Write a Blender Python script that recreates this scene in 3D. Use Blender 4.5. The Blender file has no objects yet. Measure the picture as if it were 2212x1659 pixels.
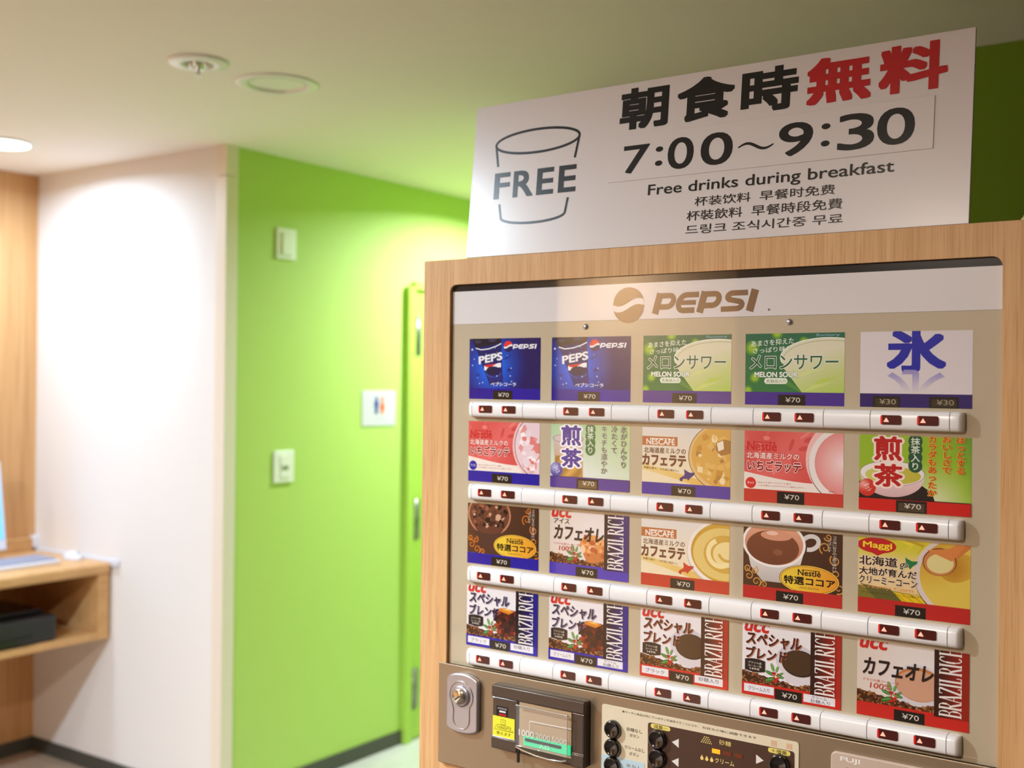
import bpy, bmesh, math, random
from mathutils import Vector, Matrix
S = bpy.context.scene
COL = S.collection
RND = random.Random(7)
PI = math.pi
# ------------------------------------------------------------------ camera
YAW, PIT, ROL, FPX, CZ = math.radians(35.095), math.radians(.013), math.radians(.602), 2440.9, 1.62
w = Vector((-math.sin(YAW)*math.cos(PIT), math.cos(YAW)*math.cos(PIT), -math.sin(PIT)))
rt = Vector((math.cos(YAW), math.sin(YAW), 0)); up = rt.cross(w)
R_ = rt*math.cos(ROL)+up*math.sin(ROL); U_ = -rt*math.sin(ROL)+up*math.cos(ROL)
cam = bpy.data.cameras.new('camera'); co = bpy.data.objects.new('camera', cam); COL.objects.link(co)
M = Matrix((R_, U_, -w)).transposed().to_4x4(); M.translation = (0, 0, CZ)
co.matrix_world = M
cam.sensor_width = 36; cam.lens = FPX/2212*36; cam.clip_start = .05
cam.dof.use_dof = True; cam.dof.focus_distance = 1.56; cam.dof.aperture_fstop = 3.7
S.camera = co
# ------------------------------------------------------------------ world, lights, exposure
W = bpy.data.worlds.new('world'); S.world = W; W.use_nodes = True
W.node_tree.nodes['Background'].inputs[0].default_value = (1, .9, .78, 1)
W.node_tree.nodes['Background'].inputs[1].default_value = .02
S.view_settings.view_transform = 'Standard'; S.view_settings.look = 'None'
S.view_settings.gamma = 1; S.view_settings.use_curve_mapping = False
S.view_settings.exposure = 0.0
S.cycles.use_denoising = True
S.cycles.max_bounces = 10; S.cycles.diffuse_bounces = 6
CEIL = 2.505
# downlights: (x, y, watts, colour, spread in degrees)
WARM = (.86, .92, 1.0)
LAMPS = [(-4.02, 2.37, 22, (.64, .82, 1), 170), (-2.44, .09, 108, (.70, .87, 1), 165), (-2.75, 4.2, 44, (.85, .88, 1), 162),
         (-4.02, .87, 6, WARM, 150), (-3.12, -2.15, 54, WARM, 146), (-3.0, .9, 6, WARM, 150), (-1.0, -1.1, 92, (1, .86, .74), 168)]  # last lamp is added, out of view, to brighten the machine front
def light(x, y, p, c, spread):
    l = bpy.data.lights.new('downlight_glow', 'AREA'); l.shape = 'DISK'; l.size = .13; l.energy = p; l.color = c
    l.spread = math.radians(spread)
    o = bpy.data.objects.new('downlight_glow', l); o.location = (x, y, CEIL-.012); COL.objects.link(o); return o
for L in LAMPS: light(*L)
# ------------------------------------------------------------------ helpers
def lin(c):
    return tuple(((v/255)/12.92 if v/255 <= .04045 else ((v/255+.055)/1.055)**2.4) for v in c[:3])
def mat(name, c, rough=.5, metal=0, spec=.5, coat=0, emit=None, es=1, alpha=None, trans=0):
    m = bpy.data.materials.new(name); m.use_nodes = True
    b = m.node_tree.nodes['Principled BSDF']
    b.inputs['Base Color'].default_value = (*lin(c), 1); b.inputs['Roughness'].default_value = rough
    b.inputs['Metallic'].default_value = metal; b.inputs['Specular IOR Level'].default_value = spec
    b.inputs['Coat Weight'].default_value = coat; b.inputs['Coat IOR'].default_value = 1.65; b.inputs['Coat Roughness'].default_value = .02
    b.inputs['Transmission Weight'].default_value = trans
    if emit: b.inputs['Emission Color'].default_value = (*lin(emit), 1); b.inputs['Emission Strength'].default_value = es
    return m
def bsdf(m): return m.node_tree.nodes['Principled BSDF']
def nz(m, scale=(1, 1, 1), ns=1, detail=3, ramp=None, bump=0, dist=.001, mixw=None, rough=.5):
    """noise in object space: colour ramp and/or bump"""
    t = m.node_tree; N = t.nodes; L = t.links
    tc = N.new('ShaderNodeTexCoord'); mp = N.new('ShaderNodeMapping'); mp.inputs['Scale'].default_value = scale
    n = N.new('ShaderNodeTexNoise'); n.inputs['Scale'].default_value = ns; n.inputs['Detail'].default_value = detail
    n.inputs['Roughness'].default_value = rough
    L.new(tc.outputs['Object'], mp.inputs[0]); L.new(mp.outputs[0], n.inputs['Vector'])
    if ramp:
        r = N.new('ShaderNodeValToRGB'); e = r.color_ramp.elements
        while len(e) < len(ramp): e.new(.5)
        for k, (p, c) in enumerate(ramp): e[k].position = p; e[k].color = (*lin(c), 1)
        L.new(n.outputs['Fac'], r.inputs[0])
        src = r.outputs[0]
        L.new(src, bsdf(m).inputs['Base Color'])
    if bump:
        bp = N.new('ShaderNodeBump'); bp.inputs['Strength'].default_value = bump; bp.inputs['Distance'].default_value = dist
        L.new(n.outputs['Fac'], bp.inputs['Height']); L.new(bp.outputs[0], bsdf(m).inputs['Normal'])
    return m
def wood(name, a, b, c, rough=.45, sc=(60, 60, 1.6)):
    """oak laminate: broad soft bands plus fine vertical pores"""
    m = mat(name, b, rough, spec=.35)
    t = m.node_tree; N = t.nodes; L = t.links
    tc = N.new('ShaderNodeTexCoord')
    def noise(s, scale, det):
        mp = N.new('ShaderNodeMapping'); mp.inputs['Scale'].default_value = s
        n = N.new('ShaderNodeTexNoise'); n.inputs['Scale'].default_value = scale; n.inputs['Detail'].default_value = det
        L.new(tc.outputs['Object'], mp.inputs[0]); L.new(mp.outputs[0], n.inputs['Vector']); return n
    n1 = noise(sc, 1, 3); n2 = noise((sc[0]*6, sc[1]*6, sc[2]*5), 1, 2)
    r1 = N.new('ShaderNodeValToRGB'); e = r1.color_ramp.elements; e[0].position = .3; e[1].position = .7
    e[0].color = (*lin(a), 1); e[1].color = (*lin(b), 1)
    L.new(n1.outputs['Fac'], r1.inputs[0])
    r2 = N.new('ShaderNodeValToRGB'); e = r2.color_ramp.elements; e[0].position = .50; e[1].position = .68
    e[0].color = (0, 0, 0, 1); e[1].color = (.6, .6, .6, 1)
    L.new(n2.outputs['Fac'], r2.inputs[0])
    mx = N.new('ShaderNodeMix'); mx.data_type = 'RGBA'
    L.new(r2.outputs[0], mx.inputs[0]); L.new(r1.outputs[0], mx.inputs[6]); mx.inputs[7].default_value = (*lin(c), 1)
    L.new(mx.outputs[2], bsdf(m).inputs['Base Color'])
    return m
def link(name, me, mats=(), parent=None, loc=None):
    o = bpy.data.objects.new(name, me); COL.objects.link(o)
    for m in (mats if isinstance(mats, (list, tuple)) else [mats]): me.materials.append(m)
    if parent: o.parent = parent
    if loc: o.location = loc
    return o
def tag(o, label=None, cat=None, group=None, kind=None):
    for k, v in (('label', label), ('category', cat), ('group', group), ('kind', kind)):
        if v: o[k] = v
    return o
def empty(name, loc, label, cat, group=None):
    o = bpy.data.objects.new(name, None); COL.objects.link(o); o.location = loc; o.empty_display_size = .05
    tag(o, label, cat, group); return o
class MB:
    """collects boxes, tubes and lathes in world space -> one mesh"""
    def __init__(s): s.b = bmesh.new(); s.mi = 0
    def box(s, x0, x1, y0, y1, z0, z1, bev=0, seg=2):
        r = bmesh.ops.create_cube(s.b, size=1)
        V = r['verts']
        for v in V: v.co = Vector(((x0+x1)/2+v.co.x*(x1-x0), (y0+y1)/2+v.co.y*(y1-y0), (z0+z1)/2+v.co.z*(z1-z0)))
        if bev:
            es = {e for v in V for e in v.link_edges}
            g = bmesh.ops.bevel(s.b, geom=list(es), offset=bev, segments=seg, affect='EDGES', profile=.6)
            fs = g['faces']
            for f in fs: f.smooth = True
        return s
    def cyl(s, c, ax, r1, r2, h, n=32, cap=True):
        """cone/cylinder from point c along axis vector ax (unit)"""
        q = Vector((0, 0, 1)).rotation_difference(Vector(ax)).to_matrix().to_4x4()
        mt = Matrix.Translation(Vector(c)+Vector(ax)*h/2) @ q
        r = bmesh.ops.create_cone(s.b, cap_ends=cap, segments=n, radius1=r1, radius2=r2, depth=h, matrix=mt)
        for f in {f for v in r['verts'] for f in v.link_faces}:
            if len(f.verts) == 4: f.smooth = True
        return s
    def lathe(s, c, ax, prof, n=32):
        """prof = [(radius, height along axis)]"""
        q = Vector((0, 0, 1)).rotation_difference(Vector(ax)).to_matrix()
        rings = []
        for r, h in prof:
            rings.append([s.b.verts.new(Vector(c)+q @ Vector((r*math.cos(2*PI*k/n), r*math.sin(2*PI*k/n), h))) for k in range(n)])
        for a, b in zip(rings, rings[1:]):
            for k in range(n):
                try: f = s.b.faces.new((a[k], a[(k+1) % n], b[(k+1) % n], b[k])); f.smooth = True
                except ValueError: pass
        try: s.b.faces.new(rings[-1])
        except ValueError: pass
        return s
    def quad(s, *p):
        s.b.faces.new([s.b.verts.new(Vector(q)) for q in p]); return s
    def build(s, name, mats, parent=None, recalc=True):
        if recalc: bmesh.ops.recalc_face_normals(s.b, faces=s.b.faces)
        off = parent.matrix_world.translation if parent else Vector((0, 0, 0))
        base = off if parent else Vector((0, 0, 0))
        p = parent; tot = Vector((0, 0, 0))
        while p: tot += p.location; p = p.parent
        for v in s.b.verts: v.co -= tot
        me = bpy.data.meshes.new(name); s.b.to_mesh(me); s.b.free()
        return link(name, me, mats, parent)
def own(o):
    """put a parentless mesh's origin at its bottom centre"""
    me = o.data; xs = [v.co for v in me.vertices]
    c = Vector(((min(v.x for v in xs)+max(v.x for v in xs))/2, (min(v.y for v in xs)+max(v.y for v in xs))/2, min(v.z for v in xs)))
    me.transform(Matrix.Translation(-c)); o.location = c
    for ch in o.children: ch.location -= c
    return o
def rrect(x0, x1, z0, z1, r, n=6):
    P = []
    for cx, cz, a in ((x1-r, z1-r, 0), (x0+r, z1-r, 90), (x0+r, z0+r, 180), (x1-r, z0+r, 270)):
        for k in range(n+1):
            t = math.radians(a+90*k/n); P.append((cx+r*math.cos(t), cz+r*math.sin(t)))
    return P
def plate(name, loops, y0, y1, m, parent=None, bev=0, seg=2):
    """2-D loops in the x-z plane (first outer, rest holes), solid between y0 (front) and y1, optional front bevel"""
    c = bpy.data.curves.new(name, 'CURVE'); c.dimensions = '2D'; c.fill_mode = 'BOTH'
    for L in loops:
        s = c.splines.new('POLY'); s.points.add(len(L)-1)
        for p, q in zip(s.points, L): p.co = (q[0], q[1], 0, 1)
        s.use_cyclic_u = True
    h = (y1-y0)/2
    c.extrude = h-bev; c.bevel_depth = bev; c.bevel_resolution = seg; c.offset = -bev
    o = bpy.data.objects.new(name, c); COL.objects.link(o)
    dg = bpy.context.evaluated_depsgraph_get()
    me = bpy.data.meshes.new_from_object(o.evaluated_get(dg))
    bpy.data.objects.remove(o); bpy.data.curves.remove(c)
    tot = Vector((0, 0, 0)); p = parent
    while p: tot += p.location; p = p.parent
    me.transform(Matrix(((1, 0, 0, -tot.x), (0, 0, -1, (y0+y1)/2-tot.y), (0, 1, 0, -tot.z), (0, 0, 0, 1))))
    me.materials.clear(); me.name = name
    return link(name, me, m, parent)
# ------------------------------------------------------------------ print (flat coloured artwork as thin ink layers)
_tc = bpy.data.curves.new('t', 'FONT'); _to = bpy.data.objects.new('t', _tc); COL.objects.link(_to)
_cache = {}
def glyphs(s, bold=0, res=3):
    k = (s, bold, res)
    if k not in _cache:
        _tc.body = s; _tc.offset = bold; _tc.resolution_u = res; _tc.size = 1
        dg = bpy.context.evaluated_depsgraph_get()
        me = bpy.data.meshes.new_from_object(_to.evaluated_get(dg)); me.calc_loop_triangles()
        V = [(v.co.x, v.co.y) for v in me.vertices]; T = [tuple(t.vertices) for t in me.loop_triangles]
        bpy.data.meshes.remove(me); _cache[k] = (V, T)
    return _cache[k]
def clip(poly, x0, y0, x1, y1):
    for ax, lim, sg in ((0, x0, 1), (0, x1, -1), (1, y0, 1), (1, y1, -1)):
        out = []
        for i in range(len(poly)):
            a, b = poly[i-1], poly[i]
            da, db = (a[ax]-lim)*sg, (b[ax]-lim)*sg
            if (da >= 0) != (db >= 0):
                t = da/(da-db); out.append((a[0]+(b[0]-a[0])*t, a[1]+(b[1]-a[1])*t))
            if db >= 0: out.append(b)
        poly = out
        if len(poly) < 3: return []
    return poly
class Art:
    """draws in fractions of a card: fx to the right, fy downwards"""
    def __init__(s, w, h, clipbox=(0, 0, 1, 1), step=3e-6):
        s.w, s.h, s.cb, s.step = w, h, clipbox, step; s.V = []; s.F = []; s.C = []; s.lay = 0
    def _tri(s, poly, col):
        x0, y0, x1, y1 = s.cb
        if any(p[0] < x0 or p[0] > x1 or p[1] < y0 or p[1] > y1 for p in poly): poly = clip(list(poly), *s.cb)
        if len(poly) < 3: return
        ar = sum(poly[i-1][0]*poly[i][1]-poly[i][0]*poly[i-1][1] for i in range(len(poly)))
        if abs(ar) < 1e-9: return
        if ar > 0: poly = poly[::-1]
        b = len(s.V)
        for p in poly:
            s.V.append((p[0]*s.w, -s.lay*s.step, -p[1]*s.h)); s.C.append(lin(col(*p)) if callable(col) else lin(col))
        s.F.append(tuple(range(b, b+len(poly))))
    def up(s): s.lay += 1; return s
    def poly(s, pts, col):
        s.up()
        if len(pts) > 4:
            c = (sum(p[0] for p in pts)/len(pts), sum(p[1] for p in pts)/len(pts))
            for i in range(len(pts)): s._tri((c, pts[i-1], pts[i]), col)
        else: s._tri(tuple(pts), col)
        return s
    def rect(s, x0, y0, x1, y1, col): return s.poly([(x0, y0), (x1, y0), (x1, y1), (x0, y1)], col)
    def grid(s, x0, y0, x1, y1, nx, ny, fn):
        s.up()
        for i in range(nx):
            for j in range(ny):
                a, b = x0+(x1-x0)*i/nx, x0+(x1-x0)*(i+1)/nx; c, d = y0+(y1-y0)*j/ny, y0+(y1-y0)*(j+1)/ny
                s._tri(((a, c), (b, c), (b, d), (a, d)), fn)
        return s
    def ell(s, cx, cy, r, col, ry=None, rot=0, n=28, rings=1, fn=None):
        """r in fx units; ry in fx units too (round when left out)"""
        ry = r if ry is None else ry; k = s.w/s.h; ca, sa = math.cos(math.radians(rot)), math.sin(math.radians(rot)); s.up()
        def P(t, q):
            x, y = r*q*math.cos(t), ry*q*math.sin(t); return (cx+x*ca-y*sa, cy+(x*sa+y*ca)*k)
        for g in range(rings):
            q0, q1 = g/rings, (g+1)/rings
            for i in range(n):
                a, b = 2*PI*i/n, 2*PI*(i+1)/n
                if g == 0: s._tri((P(0, 0), P(a, q1), P(b, q1)), col)
                else: s._tri((P(a, q0), P(a, q1), P(b, q1), P(b, q0)), col)
        return s
    def arc(s, cx, cy, r, wd, col, ry=None, a0=0, a1=360, n=36, rot=0):
        ry = r if ry is None else ry; k = s.w/s.h; ca, sa = math.cos(math.radians(rot)), math.sin(math.radians(rot))
        pts = []
        for i in range(n+1):
            t = math.radians(a0+(a1-a0)*i/n); x, y = r*math.cos(t), ry*math.sin(t); pts.append((cx+x*ca-y*sa, cy+(x*sa+y*ca)*k))
        return s.stroke(pts, wd, col)
    def stroke(s, pts, wd, col, taper=None):
        """polyline of width wd (fx units)"""
        s.up(); k = s.w/s.h
        P = [Vector((p[0], p[1]/k)) for p in pts]; P = [p for i, p in enumerate(P) if i == 0 or (p-P[i-1]).length > 1e-5]; n = len(P); L = []; R = []
        for i in range(n):
            a = P[max(0, i-1)]; b = P[min(n-1, i+1)]; d = b-a
            if d.length < 1e-9: d = Vector((1, 0))
            d.normalize(); nn = Vector((-d.y, d.x)); ww = wd/2
            if 0 < i < n-1:
                d1 = (P[i]-P[i-1]).normalized(); ww /= max(.5, abs(nn.dot(Vector((-d1.y, d1.x)))))
            if taper: ww *= taper(i/(n-1))
            L.append(P[i]+nn*ww); R.append(P[i]-nn*ww)
        for i in range(n-1):
            s._tri(tuple((q.x, q.y*k) for q in (L[i], L[i+1], R[i+1], R[i])), col)
        return s
    def strip(s, xs, lo, hi, col):
        s.up()
        for a, b in zip(xs, xs[1:]): s._tri(((a, lo(a)), (b, lo(b)), (b, hi(b)), (a, hi(a))), col)
        return s
    def _place(s, T, V, col):
        for t in T: s._tri(tuple(V[i] for i in t), col)
    def text(s, tx, x0, y0, x1, y1, col, bold=0, shear=0, halo=None, rot=0, res=3, dy=0, sq=False):
        """ink box of the text stretched to x0..x1, y0 (top)..y1; rot in degrees about its centre; dy = rise along the line"""
        V0, T0 = glyphs(tx, 0, res)
        if not V0: return s
        bold *= 1.0
        ax, bx = min(v[0] for v in V0), max(v[0] for v in V0); ay, by = min(v[1] for v in V0), max(v[1] for v in V0)
        k = s.w/s.h; cx, cy = (x0+x1)/2, (y0+y1)/2; ca, sa = math.cos(math.radians(rot)), math.sin(math.radians(rot))
        def tr(v):
            fx = (v[0]-ax)/(bx-ax); fy = (v[1]-ay)/(by-ay)
            x = x0+fx*(x1-x0); y = y1-fy*(y1-y0); x += shear*(y1-y)/k*.5; y -= dy*fx
            if rot:
                dx, dyy = x-cx, (y-cy)/k; x, y = cx+dx*ca-dyy*sa, cy+(dx*sa+dyy*ca)*k
            return (x, y)
        def fat(q, c, n):
            for i in range(n):
                a = 2*PI*(i+.5)/n; dx, dy_ = q*math.cos(a), q*math.sin(a)
                if sq: dx, dy_ = [(q*u, q*v) for u, v in ((1, 1), (1, -1), (-1, 1), (-1, -1), (1, 0), (-1, 0), (0, 1), (0, -1), (1, .5), (1, -.5), (-1, .5), (-1, -.5), (.5, 1), (.5, -1), (-.5, 1), (-.5, -1), (.45, .45), (-.45, .45), (.45, -.45), (-.45, -.45))][i]
                s.up(); s._place(T0, [tr((v[0]+dx, v[1]+dy_)) for v in V0], c)
        if halo: fat(halo[0], halo[1], 12)
        if bold > .005: fat(bold*.75, col, 20 if sq else 8 if bold > .02 else 4)
        else: s.up(); s._place(T0, [tr(v) for v in V0], col)
        return s
    def vtext(s, tx, x, y, cw, ch, col, bold=0, halo=None, gap=1.0):
        """vertical line of characters, each in a cell cw x ch starting at (x, y)"""
        for i, c in enumerate(tx):
            V0, T0 = glyphs(c, 0, 3)
            for b, cc, n in (([(*halo, 8)] if halo else [])+[(bold*.75, col, 6 if bold > .005 else 1)]):
                for m_ in range(n):
                    a = 2*PI*(m_+.5)/n; dx, dy_ = (b*math.cos(a), b*math.sin(a)) if n > 1 else (0, 0)
                    s.up(); s._place(T0, [(x+(v[0]+dx)*cw, y+i*ch*gap+ch*(1-.12-v[1]-dy_)) for v in V0], cc)
        return s
    def build(s, name, m, parent, loc):
        me = bpy.data.meshes.new(name); me.from_pydata(s.V, [], s.F)
        at = me.color_attributes.new('Col', 'FLOAT_COLOR', 'POINT')
        at.data.foreach_set('color', [v for c in s.C for v in (*c, 1)])
        tot = Vector((0, 0, 0)); p = parent
        while p: tot += p.location; p = p.parent
        return link(name, me, m, parent, Vector(loc)-tot)
def lerp(a, b, t):
    t = max(0, min(1, t)); return tuple(p+(q-p)*t for p, q in zip(a, b))
def printmat(name, rough=.3, coat=0, coat_rough=.03, gain=1):
    m = mat(name, (200, 200, 200), rough, coat=coat, spec=.3); t = m.node_tree
    a = t.nodes.new('ShaderNodeVertexColor'); a.layer_name = 'Col'
    t.links.new(a.outputs[0], bsdf(m).inputs['Base Color']); bsdf(m).inputs['Coat Roughness'].default_value = coat_rough
    return m
# ------------------------------------------------------------------ materials
m_white = nz(mat('wallpaper_white', (232, 228, 226), .8, spec=.2), (1, 1, 1), 260, 2, bump=.25, dist=.0006)
m_ceil = nz(mat('ceiling_paper', (238, 233, 225), .85, spec=.2), (1, 1, 1), 190, 3, bump=.3, dist=.0008)
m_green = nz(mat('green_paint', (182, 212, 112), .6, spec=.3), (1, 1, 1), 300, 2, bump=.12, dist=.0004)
m_green_shade = mat('shaded_green_paint', (118, 156, 38), .6, spec=.3)  # wall green darkened in the colour itself, for the shade behind the machine
m_doorg = mat('green_door_paint', (172, 208, 88), .4, spec=.4)
m_trim = mat('cream_trim', (232, 220, 205), .5)
m_base = mat('grey_vinyl_skirting', (72, 72, 66), .5)
m_floor = nz(mat('pale_vinyl', (205, 205, 198), .35, spec=.4), (1, 1, 1), 6, 3, ramp=[(.35, (198, 198, 190)), (.65, (212, 212, 206))])
m_floorb = nz(mat('brown_floor', (120, 96, 78), .5), (1, 12, 1), 3, 3, ramp=[(.3, (170, 152, 134)), (.7, (188, 170, 152))])
m_floord = nz(mat('dark_carpet', (70, 56, 48), .9), (1, 1, 1), 40, 2, ramp=[(.3, (62, 50, 42)), (.7, (78, 62, 52))])
m_woodm = wood('oak_laminate_front', (206, 158, 106), (222, 178, 126), (182, 130, 80), sc=(90, 90, 2.2))
m_woodw = wood('oak_wall_panel', (200, 150, 98), (214, 168, 116), (180, 130, 84), sc=(14, 14, .5))
m_woodd = wood('oak_desk', (206, 160, 106), (220, 176, 122), (188, 140, 90), sc=(20, 3, 20))
m_backwall = wood('oak_back_wall', (206, 160, 112), (220, 178, 130), (190, 144, 98), sc=(12, 12, .5))
m_print = printmat('printed_card', .25, 1.0)
m_signp = printmat('printed_sign', .25, .0)
bsdf(m_signp).inputs['Specular IOR Level'].default_value = .45
m_matte = printmat('printed_matte', .5)
m_panel = mat('cream_acrylic_panel', (190, 175, 148), .3, coat=1)
m_header = mat('milky_header', (222, 217, 218), .3, coat=1)
m_black = mat('black_glass_band', (16, 14, 13), .2, coat=1)
m_dark = mat('dark_gap', (22, 16, 12), .8)
m_bar = mat('white_button_plastic', (240, 238, 238), .28, spec=.5)
m_seam = mat('seam_grey', (62, 60, 64), .7)
m_gold = nz(mat('champagne_metal', (166, 148, 124), .38, metal=.75), (1, 1, 400), 3, 2, bump=.03, dist=.0002)
m_bill = mat('bronze_grey_metal', (92, 80, 72), .35, metal=.6)
m_chrome = mat('chrome', (225, 225, 228), .08, metal=1)
m_satin = mat('satin_silver', (190, 188, 198), .3, metal=.85)
m_brass = mat('nickel_brass', (228, 224, 212), .15, metal=1)
m_btn = mat('black_button', (16, 12, 12), .12, spec=.6, coat=.6)
m_pink = mat('coin_unit_plastic', (196, 176, 160), .4)
m_led = mat('dark_red_window', (62, 16, 14), .25, coat=.5, emit=(110, 8, 5), es=.12)
m_ledglow = mat('red_led_glow', (140, 10, 10), .3, emit=(235, 25, 25), es=.55)
m_tri = mat('lit_triangle', (255, 170, 150), .4, emit=(255, 150, 125), es=1.1)
m_lamp = mat('lit_diffuser', (255, 255, 255), .4, emit=(255, 250, 240), es=7)
m_fix = mat('white_fixture', (236, 238, 232), .35)
m_silver = mat('hinge_steel', (150, 152, 140), .35, metal=.8)
m_glass = mat('clear_cover', (255, 255, 255), .03, trans=1); bsdf(m_glass).inputs['Transmission Weight'].default_value = 0; bsdf(m_glass).inputs['Alpha'].default_value = .06; bsdf(m_glass).inputs['Specular IOR Level'].default_value = .6
m_greenled = mat('green_led_slot', (40, 190, 130), .4, emit=(60, 225, 160), es=.35)
m_plast = mat('white_plastic', (220, 220, 230), .4)
m_key = mat('pale_grey_keys', (150, 152, 170), .5)
m_blackp = mat('black_printer_plastic', (26, 27, 29), .35)
m_blackg = mat('gloss_black_plastic', (12, 12, 13), .15)
m_screen = mat('lit_screen', (120, 190, 250), .2, emit=(90, 170, 255), es=.75)
# ------------------------------------------------------------------ setting
def struct(o, kind='structure'): o['kind'] = kind; return o
GX, WN, BX = -3.311, 2.847, -4.54        # green wall x, white wall y, oak wall x
def sbox(name, m, *b): return struct(MB().box(*b).build(name, m))
sbox('floor', m_floor, -3.36, 1.1, 2.89, 6.2, -.05, 0)
sbox('floor_front', m_floord, -2.3, 1.1, -3.9, 2.89, -.05, 0)
sbox('floor_left', m_floorb, BX-.1, -3.36, -3.9, 3.0, -.05, 0)
sbox('floor_middle', m_floorb, -3.36, -2.3, -3.9, 2.89, -.05, 0)
def circ(cx, cy, r, n=40): return [(cx+r*math.cos(2*PI*k/n), cy+r*math.sin(2*PI*k/n)) for k in range(n)]
ce = plate('ceiling', [[(-4.7, -4.0), (1.2, -4.0), (1.2, 6.3), (-4.7, 6.3)], circ(-2.513, 2.345, .088), circ(-2.524, 2.062, .043)], -.03, .03, m_ceil)
ce.data.transform(Matrix(((1, 0, 0, 0), (0, 0, 1, 0), (0, -1, 0, CEIL+.03), (0, 0, 0, 1)))); struct(ce)
sbox('wall_white', m_white, BX-.1, GX, WN, WN+.05, 0, CEIL)
sbox('wall_green', m_green, GX-.1, GX, WN+.05, 6.2, 0, CEIL)
sbox('wall_left', m_woodw, BX-.1, BX, -3.9, WN, 0, CEIL)
sbox('wall_back', m_green_shade, -1.95, 1.1, 3.08, 3.16, 0, CEIL)
sbox('wall_light_blocker', mat('light_blocker_dark', (34, 40, 28), .8), -.20, -.12, 1.50, 3.08, 0, CEIL)  # unseen partition added to keep bounce light off the back wall and ceiling
sbox('wall_corridor', m_green, -2.03, -1.95, 3.08, 6.2, 0, CEIL)
sbox('wall_end', m_green, GX, -2.03, 6.0, 6.1, 0, CEIL)
sbox('wall_right', mat('brown_side_wall', (40, 38, 34), .7), .62, .72, -2.6, 3.08, 0, CEIL)
sbox('wall_front', m_backwall, -3.52, -2.42, -2.6, -2.5, 0, CEIL)
sbox('wall_front_right', mat('dimmed_wall_panel', (84, 64, 48), .6), -2.42, .72, -2.6, -2.5, 0, CEIL)  # light falloff put into the colour: darkened so its reflection in the machine dims
sbox('wall_far', mat('dark_recess_paint', (60, 52, 46), .8), BX, -3.52, -3.9, -3.8, 0, CEIL)
# corner trim between the white and the green wall, in two lengths with a joint
for nm, z0, z1 in (('trim_1', 0, 2.388), ('trim_2', 2.391, CEIL)):
    sbox(nm, m_trim, -3.362, GX+.006, WN-.012, WN+.042, z0, z1)
sbox('baseboard_white', m_base, -4.53, -3.362, WN-.008, WN, 0, .06)
sbox('baseboard_left', m_base, BX, BX+.008, -3.8, WN, 0, .06)
sbox('baseboard_green', m_base, GX, GX+.008, WN+.042, 3.868, 0, .062)
# green door with its frame and three hinges
d = struct(MB().box(GX-.01, GX+.012, 3.918, 4.76, .006, 2.035, .002).build('door_1', m_doorg))
MB().box(GX, GX+.03, 3.868, 3.912, 0, 2.052, .002).box(GX, GX+.03, 3.912, 4.766, 2.040, 2.075, .002).box(GX, GX+.03, 4.766, 4.81, 0, 2.075, .002).build('door_frame', m_doorg, d)
for z in (1.74, .91, .145):
    h = MB()
    h.cyl((GX+.024, 3.930, z), (0, 0, 1), .010, .010, .185, 14).box(GX+.012, GX+.016, 3.934, 3.970, z+.005, z+.18).box(GX+.016, GX+.019, 3.934, 3.972, z+.085, z+.092)
    tag(h.build('hinge', m_silver, d), 'brushed steel hinge')
MB().box(GX+.012, GX+.05, 4.66, 4.68, 1.0, 1.02).box(GX+.045, GX+.057, 4.58, 4.70, .99, 1.03, .004).build('handle', m_silver, d)
# wall switches
def switch(z0, z1, lab, low):
    root = empty('wall_switch', (GX, 3.14, z0), lab, 'switch', 'switch plates on the green wall')
    MB().box(GX, GX+.010, 3.088, 3.192, z0, z1, .003).build('plate', m_fix, root)
    if low:
        MB().box(GX+.010, GX+.014, 3.118, 3.162, z0+.02, z1-.02, .001).build('rocker', m_fix, root)
        MB().box(GX+.014, GX+.016, 3.124, 3.156, z0+.052, z0+.066).build('indicator', mat('grey_indicator', (120, 130, 100), .5), root)
    else:
        MB().box(GX+.010, GX+.018, 3.112, 3.166, z0+.016, z1-.016, .003).build('rocker', m_fix, root)
switch(2.102, 2.224, 'upper white switch plate, high on the green wall near the ceiling', False)
switch(1.220, 1.346, 'lower white switch plate with a small dark indicator on green wall', True)
# restroom sign: blue and orange figures
root = empty('restroom_sign', (GX, 3.70, 1.43), 'white square restroom sign with blue and orange figures beside green door', 'sign')
MB().box(GX, GX+.004, 3.592, 3.808, 1.43, 1.584, .001).build('sign_plate', mat('sign_white', (206, 206, 214), .5), root)
for nm, y, c in (('man_pictogram', 3.682, (35, 50, 150)), ('woman_pictogram', 3.720, (235, 95, 40))):
    b = MB(); x0, x1 = GX+.004, GX+.0052
    b.cyl((x0, y, 1.550), (1, 0, 0), .0085, .0085, .0012, 14)
    if nm[0] == 'm': b.box(x0, x1, y-.013, y+.013, 1.512, 1.540).box(x0, x1, y-.009, y-.001, 1.482, 1.512).box(x0, x1, y+.001, y+.009, 1.482, 1.512)
    else: b.quad((x1, y-.006, 1.540), (x1, y+.006, 1.540), (x1, y+.016, 1.502), (x1, y-.016, 1.502)).box(x0, x1, y-.008, y+.008, 1.482, 1.502)
    tag(b.build(nm, mat(nm+'_ink', c, .5), root), ('blue' if nm[0] == 'm' else 'orange')+' figure')
MB().box(GX+.004, GX+.0045, 3.68, 3.72, 1.460, 1.464).build('caption', mat('grey_ink', (180, 180, 180), .5), root)
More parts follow.
